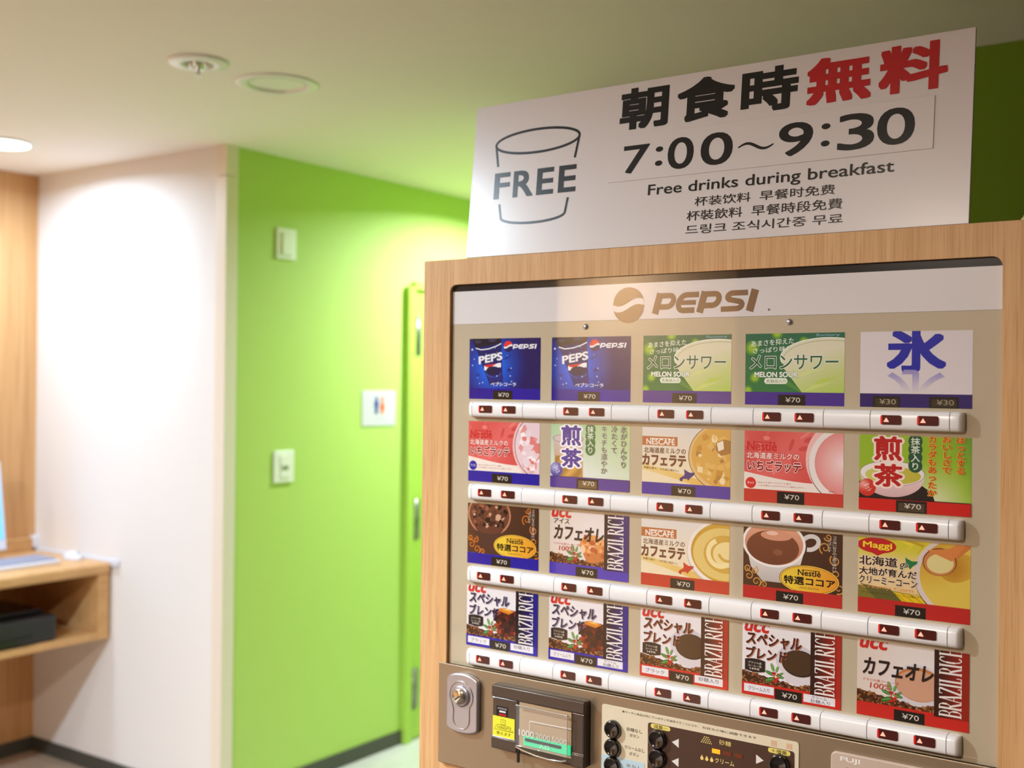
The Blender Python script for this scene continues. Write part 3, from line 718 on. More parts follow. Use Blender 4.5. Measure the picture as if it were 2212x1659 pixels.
def cocoa(A, hot):
    bg_grad(A, lambda x, y: lerp((92, 58, 36), (62, 36, 24), x*.7+y*.4))
    if hot:
        A.arc(.685, .15, .085, .042, (214, 208, 204), ry=.062, a0=-150, a1=130, n=28, rot=-22)
        A.poly([(.02, .2), (.64, .2), (.56, .62), (.42, .74), (.2, .74), (.08, .55)], lambda x, y: lerp((236, 230, 224), (176, 166, 160), (y-.3)*1.8))
        A.ell(.315, .20, .325, (240, 234, 230), ry=.235, n=44)
        A.ell(.315, .20, .30, lambda x, y: lerp((222, 160, 128), (186, 120, 90), y*1.6), ry=.213, n=40, rings=3)
        A.ell(.305, .26, .27, lambda x, y: lerp((128, 74, 48), (100, 54, 34), y), ry=.168, n=40)
        A.ell(.34, .09, .16, (214, 150, 120), ry=.05, n=24); A.ell(.30, .06, .06, (236, 196, 174), ry=.02, n=16)
        A.ell(.36, .32, .05, (140, 86, 58), ry=.03, n=16)
    else:
        A.ell(.31, .17, .305, (196, 128, 96), ry=.245, n=44); A.ell(.31, .17, .285, (108, 62, 44), ry=.225, n=44)
        A.poly([(.1, .45), (.52, .45), (.46, .8), (.16, .8)], (78, 48, 40)); A.ell(.31, .40, .2, (98, 56, 42), ry=.06)
        spots(A, .06, 0, .56, .36, 60, [(34, 20, 20), (60, 32, 26), (150, 90, 64), (24, 14, 14), (206, 160, 130), (90, 50, 36)], .018, .05, 3, lambda x, y: math.hypot((x-.31)/.27, (y-.17)/.3) < .95)
    g = (206, 146, 66) if hot else (214, 120, 40)
    for cx, cy, q, a, sg in ((.83, .20, .06, 2, 1), (.93, .36, .055, 4, -1), (.94, .55, .05, 1, 1), (.86, .05, .04, 3, -1), (.06, .68, .05, 4, 1), (.14, .76, .05, 1, -1), (.05, .58, .035, 2, 1), (.22, .79, .035, 3, 1), (.97, .74, .05, 2, -1), (.12, .60, .04, 5, 1)):
        spiral(A, cx, cy, q, .012, g, a, 1.3, sg)
    A.vtext('コク深い甘さの上品な味わい', .90, .02, .045, .038, (216, 206, 190), 0); A.vtext('ココアです', .85, .06, .045, .038, (216, 206, 190), 0)
    y = .66
    A.ell(.675, y, .30, (96, 54, 22), ry=.142, n=44); A.ell(.675, y, .294, (236, 190, 70), ry=.137, n=44); A.ell(.675, y, .282, (90, 50, 20), ry=.128, n=44)
    A.ell(.675, y, .278, lambda x, y: lerp((232, 196, 60), (226, 140, 40), (x-.5)*2), ry=.125, n=40, rings=3)
    A.text('Nestlé', .565, y-.135, .79, y-.055, (24, 16, 10), .03); A.stroke([(.60, y-.132), (.775, y-.132)], .006, (24, 16, 10))
    A.text('特選ココア', .425, y-.035, .93, y+.075, (24, 14, 8), .045)
    A.text('SPECIAL SELECTION', .58, y+.10, .77, y+.125, (120, 70, 20), 0, res=1)
    A.rect(0, .82, 1, 1, BLUE if not hot else (184, 42, 36))
SER = {   # condensed roman capitals in a unit box: stem, hairline and serif strokes
 'B': (.74, [([(.2, 0), (.2, 1)], 1), ([(.05, .99), (.4, .99)]+arcp(.4, .76, .22, .23, 90, -90, 6)+[(.2, .53)], .45), ([(.2, .53), (.42, .53)]+arcp(.42, .27, .26, .26, 90, -90, 6)+[(.05, .01)], .45), ([(.60, .66), (.62, .82)], .8), ([(.66, .16), (.66, .38)], .9)]),
 'R': (.80, [([(.2, 0), (.2, 1)], 1), ([(.05, .99), (.4, .99)]+arcp(.4, .75, .23, .24, 90, -90, 6)+[(.2, .51)], .45), ([(.61, .64), (.61, .86)], .9), ([(.38, .5), (.72, .02)], 1), ([(.05, .01), (.36, .01)], .4), ([(.62, .01), (.82, .01)], .4)]),
 'A': (.78, [([(.1, 0), (.38, 1)], .45), ([(.38, 1), (.66, 0)], 1), ([(.2, .33), (.56, .33)], .4), ([(0, .01), (.22, .01)], .4), ([(.5, .01), (.8, .01)], .4)]),
 'Z': (.70, [([(.06, .99), (.6, .99)], .5), ([(.58, .98), (.1, .02)], 1), ([(.06, .01), (.62, .01)], .5), ([(.06, .86), (.06, 1)], .4), ([(.62, 0), (.62, .16)], .4)]),
 'I': (.40, [([(.2, 0), (.2, 1)], 1), ([(.04, .99), (.36, .99)], .4), ([(.04, .01), (.36, .01)], .4)]),
 'L': (.62, [([(.2, 0), (.2, 1)], 1), ([(.04, .99), (.36, .99)], .4), ([(.04, .01), (.6, .01)], .45), ([(.58, 0), (.58, .22)], .4)]),
 'C': (.72, [(arcp(.4, .5, .3, .49, 50, 310, 16), .55), ([(.13, .3), (.11, .5), (.13, .7)], .9), ([(.62, .78), (.62, .98)], .4)]),
 'H': (.84, [([(.2, 0), (.2, 1)], 1), ([(.62, 0), (.62, 1)], 1), ([(.2, .52), (.62, .52)], .45), ([(.04, .99), (.36, .99)], .4), ([(.04, .01), (.36, .01)], .4), ([(.46, .99), (.78, .99)], .4), ([(.46, .01), (.78, .01)], .4)]),
 ' ': (.18, [])}
def brazil(A, x0, x1, y0, col):
    """BRAZIL RICH reading upwards; cap tops at x0, baseline at x1, starting at fy y0"""
    tot = sum(SER[c][0] for c in 'BRAZIL RICH'); L = .885/tot; y = y0
    for c in 'BRAZIL RICH':
        adv, st = SER[c]
        for pts, wd in st: A.stroke([(x1-(x1-x0)*p[1], y-p[0]*L) for p in pts], .0165*wd, col)
        y -= adv*L
def ucc(A, kind, hot, left=None, right=None):
    edge = (172, 40, 30) if hot else (26, 22, 136)
    base = (232, 226, 228)
    A.grid(0, 0, .70, .84, 8, 8, (lambda x, y: lerp(base, (214, 190, 170), .9*math.hypot(x-.7, (y-.5)*.7))) if kind == 'aulait' else base)
    if kind == 'aulait':
        if hot:
            A.ell(.56, .52, .25, (214, 208, 214), ry=.2, n=36); A.poly([(.33, .55), (.70, .55), (.70, .8), (.44, .78)], (210, 204, 210))
            A.ell(.565, .49, .215, (196, 120, 66), ry=.155, n=36); A.ell(.565, .505, .208, (206, 156, 128), ry=.138, n=36)
        else:
            A.poly([(.38, .5), (.70, .46), (.70, .82), (.5, .82)], (200, 122, 66)); A.ell(.56, .48, .17, (222, 150, 90), ry=.1, n=26)
            spots(A, .42, .36, .70, .66, 26, [(232, 168, 110), (206, 120, 60), (240, 200, 160), (186, 92, 48)], .02, .045, 5)
    elif hot:
        A.ell(.56, .44, .21, (206, 200, 208), ry=.165, n=36); A.poly([(.36, .48), (.70, .48), (.70, .80), (.46, .74)], (216, 208, 212))
        A.ell(.59, .46, .18, (62, 40, 22), ry=.13, n=36); A.ell(.58, .45, .165, (72, 50, 30), ry=.118, n=36)
    else:
        A.poly([(.36, .37), (.50, .31), (.70, .33), (.70, .82), (.50, .8)], (66, 26, 18))
        spots(A, .38, .36, .70, .78, 44, [(110, 34, 20), (50, 20, 16), (160, 60, 26), (84, 30, 20), (36, 18, 20)], .02, .05, 5)
        A.poly([(.42, .35), (.54, .30), (.68, .34), (.60, .40)], (216, 130, 40)); A.poly([(.5, .33), (.58, .31), (.64, .35)], (240, 190, 90))
        A.arc(.52, .27, .05, .005, (206, 170, 160), a0=-120, a1=40, n=12)
    beans(A, 0, .70, .66, .825, 95, 4, lambda x: .66+.10*min(1, x*2.2) if x < .45 else .76-.02*math.sin(x*20))
    sprig(A, .345 if kind != 'aulait' else .33, .68, .95)
    A.text('ucc', .02, -.03, .265, .10, (206, 40, 32), .04, shear=.5)
    if kind == 'aulait':
        ink = (40, 28, 24)
        if not hot: A.text('アイス', .05, .12, .25, .20, ink, .01, shear=.15)
        A.text('カフェオレ', .055, .23, .68, .44, ink, .045, shear=.25)
        A.text('ブラジル産コーヒー豆', .05, .50, .385, .535, (206, 90, 60), 0, res=1); A.text('100%', .12, .55, .31, .625, (200, 70, 46), .0, shear=.3)
    else:
        ink = (72, 30, 18) if hot else (30, 26, 46); sh = (206, 110, 80) if hot else (150, 140, 190)
        for dx, c in ((.006, sh), (0, ink)):
            A.text('スペシャル', .04+dx, .115+dx, .60+dx, .285+dx, c, .045, shear=.2); A.text('ブレンド', .035+dx, .315+dx, .45+dx, .475+dx, c, .045, shear=.2)
        A.strip([.03+.21*i/10 for i in range(11)], lambda x: .50-.02*math.sin((x-.03)/.21*PI), lambda x: .65+.02*math.sin((x-.03)/.21*PI), (40, 30, 28))
        A.text('ブラジル産', .065, .525, .205, .555, (226, 214, 200), .0, res=1); A.text('コーヒー豆', .065, .570, .205, .60, (226, 214, 200), .0, res=1); A.text('100%', .085, .61, .185, .64, (226, 214, 200), .02, res=1)
    A.grid(.70, 0, 1, .86, 6, 2, (lambda x, y: lerp((44, 24, 18), (150, 36, 24), (x-.72)*5)) if hot else (lambda x, y: lerp((18, 14, 22), (20, 18, 112), (x-.72)*5)))
    if kind == 'aulait' and not hot: A.grid(.70, 0, 1, .86, 6, 2, lambda x, y: lerp((40, 26, 28), (58, 42, 112), (x-.72)*5))
    brazil(A, .745, .935, .845, (238, 228, 222))
    col = (196, 40, 32) if hot else ((70, 54, 170) if kind == 'aulait' else (34, 26, 156))
    A.rect(0, .82, .70, 1, col); A.rect(.70, .86, 1, 1, col)
    if kind != 'aulait':
        A.rect(.955, .0, 1, .86, edge)
        for tx, x0, x1 in ((left, .025, .335), (right, .635, .945)):
            A.rect(x0, .845, x1, .955, (226, 222, 226)) if x0 < .5 else A.rect(x0, .855, x1, .965, (226, 222, 226))
            if '\n' in tx:
                a, b_ = tx.split('\n'); A.text(a, x0+.08, .862, x1-.08, .905, (70, 66, 84), .008); A.text(b_, x0+.07, .912, x1-.05, .96, (70, 66, 84), .008)
            else: A.text(tx, x0+.045, .872, x1-.045, .932, (70, 66, 84), .008)
def corn(A):
    bg_grad(A, lambda x, y: lerp(lerp((206, 196, 50), (232, 202, 150), (y-.12)*5), (190, 150, 50), 0 if y < .55 else (y-.62)*4), .8)
    for k in range(5): A.stroke([(.35+.08*k, .0), (.5+.1*k, .05), (.42+.12*k, .16)], .03, [(226, 206, 60), (190, 160, 40), (214, 190, 50)][k % 3], taper=lambda t: math.sin(PI*t)+.2)
    A.poly([(0, .64), (.5, .70), (.8, .85), (0, .85)], (124, 112, 44)); A.poly([(.25, .68), (.6, .72), (.82, .85), (.45, .85)], (226, 190, 30))
    for k in range(6): A.stroke([(.32+.07*k, .69), (.40+.075*k, .76), (.46+.08*k, .84)], .008, (190, 150, 20))
    A.poly([(.02, .62), (.3, .66), (.42, .82), (.2, .84)], (96, 92, 40))
    A.ell(.97, .43, .46, (70, 60, 56), n=50, ry=.40); A.ell(.965, .42, .455, (216, 200, 192), n=50, ry=.388)
    A.ell(.985, .42, .425, lambda x, y: lerp((196, 140, 40), (220, 190, 80), math.hypot(x-.6, (y-.1)*.7)*2.6), ry=.362, n=44, rings=4)
    A.ell(.90, .30, .17, lambda x, y: lerp((176, 116, 30), (206, 160, 56), math.hypot(x-.84, (y-.3)*.7)*6), ry=.12, rot=-25, n=30, rings=3)
    A.stroke([(.86, .14), (.93, .04), (1.0, -.05)], .09, (206, 120, 60)); A.ell(.735, .24, .15, (120, 60, 30), ry=.125, rot=-10, n=32); A.ell(.735, .245, .14, (200, 130, 70), ry=.118, rot=-10, n=32)
    A.ell(.74, .26, .118, (222, 206, 140), ry=.088, rot=-8, n=30); A.poly([(.62, .10), (.82, .06), (.88, .0), (.96, .0), (.90, .12), (.84, .22)], (214, 130, 66))
    A.ell(.17, .10, .18, (190, 32, 34), ry=.072, n=36); A.poly([(.08, .17), (.27, .17), (.18, .235)], (190, 32, 34))
    A.text('Maggi', .045, .055, .31, .155, (240, 214, 50), .03, dy=-.0)
    hokkaido(A, .38, .22, .17, .17, (30, 118, 66))
    ink, hl = (48, 24, 18), (.085, (236, 216, 190))
    A.text('北海道', .01, .245, .36, .365, ink, .035, halo=hl); A.text('の', .385, .30, .455, .36, ink, .035, halo=hl)
    A.text('大地が育んだ', .01, .395, .535, .495, ink, .04, halo=hl); A.text('クリーミーコーン', .01, .51, .54, .61, ink, .035, halo=hl)
    A.text('Creamy Corn', .03, .625, .5, .68, (226, 150, 90), 0, shear=.4)
    A.text('コーンの甘みをいかした　クリーミーな味わい', .03, .715, .56, .74, (96, 70, 20), 0, res=1)
    A.rect(0, .80, 1, 1, (184, 36, 32))
CARDS = [
 [(cola, (), 'navy cola card with a tilted cup, first in the top row', {}), (cola, (), 'navy cola card with a tilted cup, second in the top row', {}),
  (melon, (), 'green melon drink card, left of the two', {}), (melon, (), 'green melon drink card, right of the two', {}), (ice, (), 'white ice card with one large blue character', {})],
 [(straw, (True,), 'pink strawberry drink card with blue band', {}), (sencha, (False,), 'pale green iced tea card with purple characters', dict(lcd=(112, 90, 56), y0=.84)),
  (latte, (False,), 'cream coffee card with iced cup and purple band', {}), (straw, (True and False,), 'pink strawberry drink card with red band', dict(y0=.835)),
  (sencha, (True,), 'green hot tea card with red characters', dict(lcd=(74, 60, 44), y0=.845))],
 [(cocoa, (False,), 'dark brown iced cocoa card with blue band', {}), (ucc, ('aulait', False), 'iced milk coffee card with purple side band', {}),
  (latte, (True,), 'cream coffee card with hot cup and red band', {}), (cocoa, (True,), 'brown hot cocoa card with white cup', {}), (corn, (), 'yellow corn soup card with wooden spoon', {})],
 [(ucc, ('blend', False, 'ブラック', '砂糖入り'), 'iced coffee card with navy side band, first in the bottom row', {}), (ucc, ('blend', False, 'クリーム入り', 'クリーム\n砂糖入り'), 'iced coffee card with navy side band, second in the bottom row', {}),
  (ucc, ('blend', True, 'ブラック', '砂糖入り'), 'hot black coffee card with red side band, third in the bottom row', {}), (ucc, ('blend', True, 'クリーム入り', 'クリーム\n砂糖入り'), 'hot black coffee card with red side band, fourth in bottom row', {}),
  (ucc, ('aulait', True), 'hot milk coffee card with red side band', {})]]
for i in range(4):
    for j in range(5):
        fn, args, lab, kw = CARDS[i][j]
        A = Art(CW, CH); A.rect(0, 0, 1, 1, (200, 195, 190)); fn(A, *args)
        c = A.build('drink_card', m_print, VM, (CX[j], PN-.0002, CZt[i]))
        tag(c, lab)
        if fn is ice: price(c, i, j, A.lay+8, .12, .37, '¥30', lcd=(58, 50, 36), ink=(170, 160, 130)); price(c, i, j, A.lay+8, .63, .885, '¥30', lcd=(58, 50, 36), ink=(160, 148, 120))
        else: price(c, i, j, A.lay+8, **kw)
# ---------------------------------------------------------------- button rows
BARZ = [z-CH-.0165 for z in CZt]
SEG = [(-1.118, -1.1085, 'e'), (-1.1085, -1.009, 'b'), (-1.009, -.947, 'n'), (-.947, -.848, 'b'), (-.848, -.785, 'n'), (-.785, -.686, 'b'),
       (-.686, -.623, 'n'), (-.623, -.524, 'b'), (-.524, -.462, 'n'), (-.462, -.363, 'b'), (-.363, -.3475, 'E')]
BPROF = [(0, -.0125), (.010, -.0125), (.0135, -.0105), (.0150, -.0065), (.0153, 0), (.0150, .0065), (.0135, .0105), (.010, .0125), (0, .0125)]
def bar_mesh(x0, x1, endl=False, endr=False):
    b = bmesh.new(); L = x1-x0; st = []
    n = 5
    sec = []
    if endl: sec += [(x0+.006*(1-math.cos(PI/2*k/n)), .35+.65*math.sin(PI/2*k/n)) for k in range(n)]
    sec += [(x0+(.006 if endl else .0005), 1), (x1-(.006 if endr else .0005), 1)]
    if endr: sec += [(x1-.006*(1-math.sin(PI/2*k/n)), .35+.65*math.cos(PI/2*k/n)) for k in range(1, n+1)]
    rings = []
    for x, s in sec:
        rings.append([b.verts.new((x, -p[0]*s, p[1]*(.86+.14*s))) for p in BPROF])
    for r0, r1 in zip(rings, rings[1:]):
        for k in range(len(BPROF)-1):
            f = b.faces.new((r0[k], r0[k+1], r1[k+1], r1[k])); f.smooth = True
    for rg in (rings[0], rings[-1]): b.faces.new([b.verts.new(v.co) for v in rg])
    bmesh.ops.recalc_face_normals(b, faces=b.faces)
    me = bpy.data.meshes.new('button_strip'); b.to_mesh(me); b.free(); me.materials.append(m_bar); return me
bm_cache = [bar_mesh(a, b, t == 'e', t == 'E') for a, b, t in SEG]
btn = plate('select_button', [rrect(-.0132, .0132, -.0061, .0061, .0022, 3)], -.0006, .002, m_led)
btn_me = btn.data; bpy.data.objects.remove(btn)
gl = plate('led_glow', [[(-.0130, -.0052), (-.0107, -.0052), (-.0107, .0052), (-.0130, .0052)]], -.0009, -.0005, m_ledglow); gl_me = gl.data; bpy.data.objects.remove(gl)
tr = plate('lit_arrow', [[(-.0092, -.0026), (-.0022, -.0026), (-.0057, .0030)]], -.0011, -.0006, m_tri); tr_me = tr.data; bpy.data.objects.remove(tr)
BU = [-1.081, -1.035, -.919, -.873, -.757, -.711, -.596, -.550, -.435, -.389]
vo = VM.location
for z in BARZ:
    for me in bm_cache:
        o = bpy.data.objects.new('button_strip', me); COL.objects.link(o); o.parent = VM; o.location = Vector((0, PN, z))-vo
    s = MB().box(-1.112, -.353, PN-.0128, PN-.001, z-.0085, z+.0085).build('strip_core', m_seam, VM)
    for u in BU:
        o = bpy.data.objects.new('select_button', btn_me); COL.objects.link(o); o.parent = VM; o.location = Vector((u, PN-.0155, z+.0006))-vo
        for nm, me in (('lit_arrow', tr_me), ('led_glow', gl_me)):
            q = bpy.data.objects.new(nm, me); COL.objects.link(q); q.parent = o; q.location = (0, 0, 0)
# ---------------------------------------------------------------- lower control plate
GF = 1.466
PX0, PX1, PZ0, PZ1 = -1.1725, -.3065, .9925, 1.1575
MB().box(PX0, PX1, GF, GF+.003, PZ0, PZ1, .0012, 3).build('control_plate', m_gold, VM)
MB().box(PX0+.004, PX1-.004, GF+.003, PN+.01, PZ0+.004, PZ1-.012).build('plate_backing', m_dark, VM)
# key lock
lk = plate('lock_plate', [[(-1.1495+.0645*(.5-.5*math.cos(PI*0)), 1.062)]+[( -1.117-.0322*math.cos(PI*t/12), 1.0615-.011*math.sin(PI*t/12)) for t in range(1, 12)]+[(-1.0848, 1.062), (-1.0848, 1.134)]+[(-1.117+.0322*math.cos(PI*t/12), 1.1345+.014*math.sin(PI*t/12)) for t in range(1, 12)]+[(-1.1495, 1.134)]],
    GF-.009, GF, m_satin, VM, bev=.003, seg=3)
tag(lk, 'silver key lock plate')
g = MB(); y = GF-.0092
def ringstroke(name, pts, wd, m, parent, y, cyc=True, h=.0012):
    c = bpy.data.curves.new(name, 'CURVE'); c.dimensions = '3D'; sp = c.splines.new('POLY'); sp.points.add(len(pts)-1)
    for p, q in zip(sp.points, pts): p.co = (q[0], y, q[1], 1)
    sp.use_cyclic_u = cyc; c.bevel_depth = wd; c.bevel_resolution = 2
    o = bpy.data.objects.new(name, c); COL.objects.link(o); me = bpy.data.meshes.new_from_object(o.evaluated_get(bpy.context.evaluated_depsgraph_get()))
    bpy.data.objects.remove(o); bpy.data.curves.remove(c)
    tot = Vector((0, 0, 0)); p = parent
    while p: tot += p.location; p = p.parent
    me.transform(Matrix.Translation(-tot)); me.name = name; me.materials.clear(); return link(name, me, m, parent)
kh = [(-1.118+.0235*math.cos(math.radians(a)), 1.112+.0235*math.sin(math.radians(a))) for a in range(-44, 225, 10)]+[(-1.1335, 1.088), (-1.1345, 1.074)]+[(-1.118+.0165*math.cos(math.radians(a)), 1.0735+.0155*math.sin(math.radians(a))) for a in range(180, 361, 20)]+[(-1.1015, 1.088)]
ringstroke('rim', kh, .0011, m_chrome, lk, GF-.0092)
MB().lathe((-1.118, GF-.009, 1.112), (0, -1, 0), [(.0175, 0), (.0175, .002), (.015, .0035), (.0135, .0035)], 32).build('collar', m_satin, lk)
MB().lathe((-1.118, GF-.009, 1.112), (0, -1, 0), [(.0128, 0), (.0128, .007), (.0115, .0085), (.0001, .0088)], 32).build('cylinder', m_brass, lk)
b = MB(); b.box(-.0075, .0035, -.0006, .0006, -.0011, .0011)
b.b.transform(Matrix.Translation((-1.118, GF-.0183, 1.1115)) @ Matrix.Rotation(math.radians(-35), 4, 'Y')); b.build('keyhole', m_dark, lk)
# banknote slot unit
Bn = 1.450
bl = MB().box(-1.0505, -.8790, Bn, GF, 1.0435, 1.1445, .004, 3).build('banknote_unit', m_bill, VM); tag(bl, 'dark bronze banknote slot unit')
bsdf(m_bill)
f0 = Bn-.0025
MB().box(-1.0505, -.8790, f0, Bn+.002, 1.1255, 1.1440, .0018).build('top_band', m_bill, bl)
MB().box(-1.0505, -1.0015, f0, Bn+.002, 1.0440, 1.0625, .0018).build('bottom_band', m_bill, bl)
MB().box(-.9010, -.8790, f0, Bn+.002, 1.0440, 1.0640, .0018).build('bottom_band', m_bill, bl)
MB().box(-.9985, -.9020, Bn-.0012, Bn+.001, 1.0555, 1.1250).build('slot_recess', mat('recess_beige', (176, 148, 112), .5), bl)
MB().box(-1.0015, -.9975, Bn-.0014, Bn+.001, 1.030, 1.1262).build('slot_shadow_gap', m_dark, bl)
MB().box(-.9880, -.9020, Bn-.0030, Bn-.0014, 1.0600, 1.0750).build('slot_light', m_greenled, bl)
plate('note_slot', [rrect(-.985, -.918, 1.0672, 1.0718, .0022, 4)], Bn-.0040, Bn-.0031, m_dark, bl)
A = Art(.1, .07, (-1, -1, 2, 2)); A.lay = 1
wh = (236, 232, 226)
A.text('1000', .02, .60, .30, .74, wh, .0); A.text('2000', .33, .61, .60, .73, (206, 200, 190), 0); A.text('5000', .63, .61, .9, .73, (206, 200, 190), 0)
A.text('入口', .40, .83, .58, .92, wh, .0)
A.stroke([(.22, .38), (.98, .36)], .012, wh); A.stroke([(.22, .38), (.22, .62)], .006, wh)
A.build('white_marking', m_matte, bl, (-.998, Bn-.0045, 1.1262))
cv = MB(); cv.box(-.9975, -.9030, Bn-.010, Bn-.008, 1.0580, 1.1225, .0008); cv.build('clear_cover', m_glass, bl)
for nm, pts, wd in (('upper_edge', [(-.9985, 1.1215), (-.904, 1.1215)], .0013), ('lower_edge', [(-.9985, 1.0590), (-.9045, 1.0590), (-.9045, 1.1215)], .0006),
                    ('lip', [(-.9985, 1.0570), (-.985, 1.0535), (-.96, 1.0500), (-.935, 1.0490), (-.915, 1.0505), (-.905, 1.0535)], .0014),
                    ('seam_light', [(-1.048, 1.1245), (-1.004, 1.1245)], .0005), ('seam_light', [(-1.048, 1.0632), (-1.004, 1.0632)], .0005),
                    ('seam_light', [(-.900, 1.1245), (-.880, 1.1245)], .0005), ('seam_light', [(-.900, 1.0648), (-.880, 1.0648)], .0005)):
    ringstroke(nm, pts, wd, m_chrome, bl, Bn-.0088 if nm in ('upper_edge', 'lower_edge', 'lip') else Bn-.0008, False)
A = Art(.022, .016); A.rect(0, 0, 1, 1, (20, 16, 18)); A.text('紙幣識別機', .1, .12, .9, .3, (200, 190, 190), 0, res=1); A.rect(.25, .42, .8, .58, (230, 226, 226)); A.rect(.2, .72, .85, .9, (190, 30, 40))
A.build('black_sticker', m_matte, bl, (-1.042, Bn-.0003, 1.1115))
A = Art(.042, .032); 
A.rect(0, 0, 1, 1, (238, 228, 60)); ink = (90, 86, 20)
A.stroke([(.38, .14), (.58, .14), (.58, .38), (.38, .38), (.38, .14)], .02, ink); A.stroke([(.44, .2), (.54, .3)], .02, ink); A.stroke([(.06, .66), (.2, .42), (.8, .42), (.95, .66), (.06, .66)], .015, ink)
A.text('1000円', .22, .46, .82, .62, ink, .02); A.text('使えます', .18, .74, .84, .90, (60, 56, 10), .02)
tag(A.build('yellow_sticker', m_matte, bl, (-1.049, Bn-.0003, 1.0955)), 'yellow 1000 yen sticker')
# adjustment panel
cp = plate('adjustment_panel', [rrect(-.8585, -.5525, 1.000, 1.1425, .004)], GF-.0012, GF, mat('cream_label', (222, 208, 180), .4), VM, bev=.0003)
tag(cp, 'cream adjustment panel with round black buttons')
plate('dark_field', [rrect(-.7805, -.5585, 1.003, 1.1290, .004)], GF-.0016, GF-.0011, mat('brown_field', (76, 52, 40), .3), cp)
plate('blue_field', [rrect(-.8575, -.7855, 1.003, 1.0680, .002)], GF-.0016, GF-.0011, mat('pale_blue_field', (186, 208, 218), .4), cp)
for u, z, r in ((-.838, 1.1085, .0135), (-.838, 1.0815, .0135), (-.838, 1.0545, .0135), (-.7635, 1.1080, .0142), (-.7635, 1.0805, .0142), (-.7635, 1.0530, .0142), (-.579, 1.1085, .0142), (-.579, 1.0810, .0142)):
    MB().lathe((u, GF-.0016, z), (0, -1, 0), [(r, 0), (r, .004), (r*.93, .0065), (r*.8, .0078), (r*.72, .0070), (r*.5, .0060), (0.0003, .0056)], 32).build('push_button', m_btn, cp)
A = Art(.3, .14, (0, 0, 1, 1))       # origin (-.8575, 1.142)
ox, oz = -.8575, 1.142
def q(u, z): return ((u-ox)/.3, (oz-z)/.14)
ink = (96, 84, 70); gold = (236, 206, 120)
def T(tx, u0, z1, u1, z0, c, **k): 
    a = q(u0, z1); b_ = q(u1, z0); A.text(tx, a[0], a[1], b_[0], b_[1], c, **k)
A.lay = 40
T('◆マークの商品は先に下のボタンを操作することにより、', -.824, 1.1390, -.700, 1.1355, ink, res=1); T('お好みの味に調整できます', -.694, 1.1390, -.613, 1.1355, ink, res=1)
for z, a in ((1.1155, '砂糖なし'), (1.0885, 'クリームなし'), (1.0620, '氷なし')):
    T(a, -.819 if len(a) > 4 else -.816, z, -.786 if len(a) > 4 else -.790, z-.0055, ink); T('ボタン', -.811, z-.0085, -.795, z-.0135, ink)
for z in (1.1075, 1.0800): A.poly([q(-.7415, z), q(-.7305, z+.0065), q(-.7305, z-.0065)], (226, 218, 212))
for z in (1.1085, 1.0810): A.poly([q(-.602, z), q(-.613, z+.0065), q(-.613, z-.0065)], (226, 218, 212))
for u, tx in ((-.760, '減量－'), (-.580, '＋増量')):
    a = q(u, 1.1250); 
    A.rect(a[0]-.042, a[1]-.024, a[0]+.042, a[1]+.024, (226, 206, 110)); A.ell(a[0]-.042, a[1], .0112, (226, 206, 110), n=14); A.ell(a[0]+.042, a[1], .0112, (226, 206, 110), n=14)
    T(tx, u-.011, 1.1275, u+.011, 1.1225, (80, 60, 20), bold=.02)
for r_ in range(4):
    for c_ in range(3+r_ if r_ < 3 else 6):
        a = q(-.686+(c_-(3+r_)/2)*.0030, 1.1245-.0026*r_); A.ell(a[0], a[1], .0030, (240, 214, 130), n=8)
T('砂糖', -.668, 1.1250, -.650, 1.1180, (240, 214, 130)); T('クリーム', -.674, 1.0985, -.645, 1.0915, (240, 214, 130), bold=.01)
for k in range(3):
    a = q(-.694+.0075*k, 1.0945); A.ell(a[0], a[1]+.006, .0085, gold, n=12); A.poly([(a[0]-.0075, a[1]), (a[0]+.0075, a[1]), (a[0], a[1]-.03)], gold)
A.build('printed_text', m_matte, cp, (ox, GF-.0016, oz))
for k, u in enumerate((-.672, -.655, -.638)):
    MB().box(u-.0065, u+.0055, GF-.0022, GF-.0016, 1.1045, 1.1105).build('level_light', m_tri if False else (mat('orange_led', (250, 130, 30), .4, emit=(255, 130, 10), es=1.6) if k == 0 else mat('unlit_led', (112, 46, 20), .4)), cp)
for u in (-.588, -.566): MB().box(u-.004, u+.004, GF-.0014, GF-.001, 1.1310, 1.1385).build('cutout', mat('pale_cutout', (214, 176, 140), .5), cp)
# coin unit
cn = plate('coin_unit', [rrect(-.5075, -.318, 1.000, 1.1420, .008)], GF-.006, GF, m_pink, VM, bev=.0018, seg=3); tag(cn, 'pinkish beige coin unit')
MB().box(-.487, -.330, GF-.0064, GF-.0058, 1.02, 1.1240).build('inset', mat('coin_inset', (150, 124, 108), .5), cn)
MB().box(-.484, -.462, GF-.0067, GF-.0062, 1.06, 1.1220).build('coin_opening', m_dark, cn)
A = Art(.026, .008); A.text('FUJI', 0, .05, 1, .95, (240, 232, 224), .04); A.build('lettering', m_matte, cn, (-.4945, GF-.0062, 1.1375))
# pale folded paper lying on top of the machine, right end
root = MB().box(-.285, -.262, 1.478, 1.75, VT, VT+.003).box(-.283, -.262, 1.480, 1.75, VT+.003, VT+.006).build('folded_paper', mat('pale_yellow_paper', (226, 226, 150), .6))
tag(root, 'pale yellow folded paper lying on the right end of machine top', 'paper'); own(root)
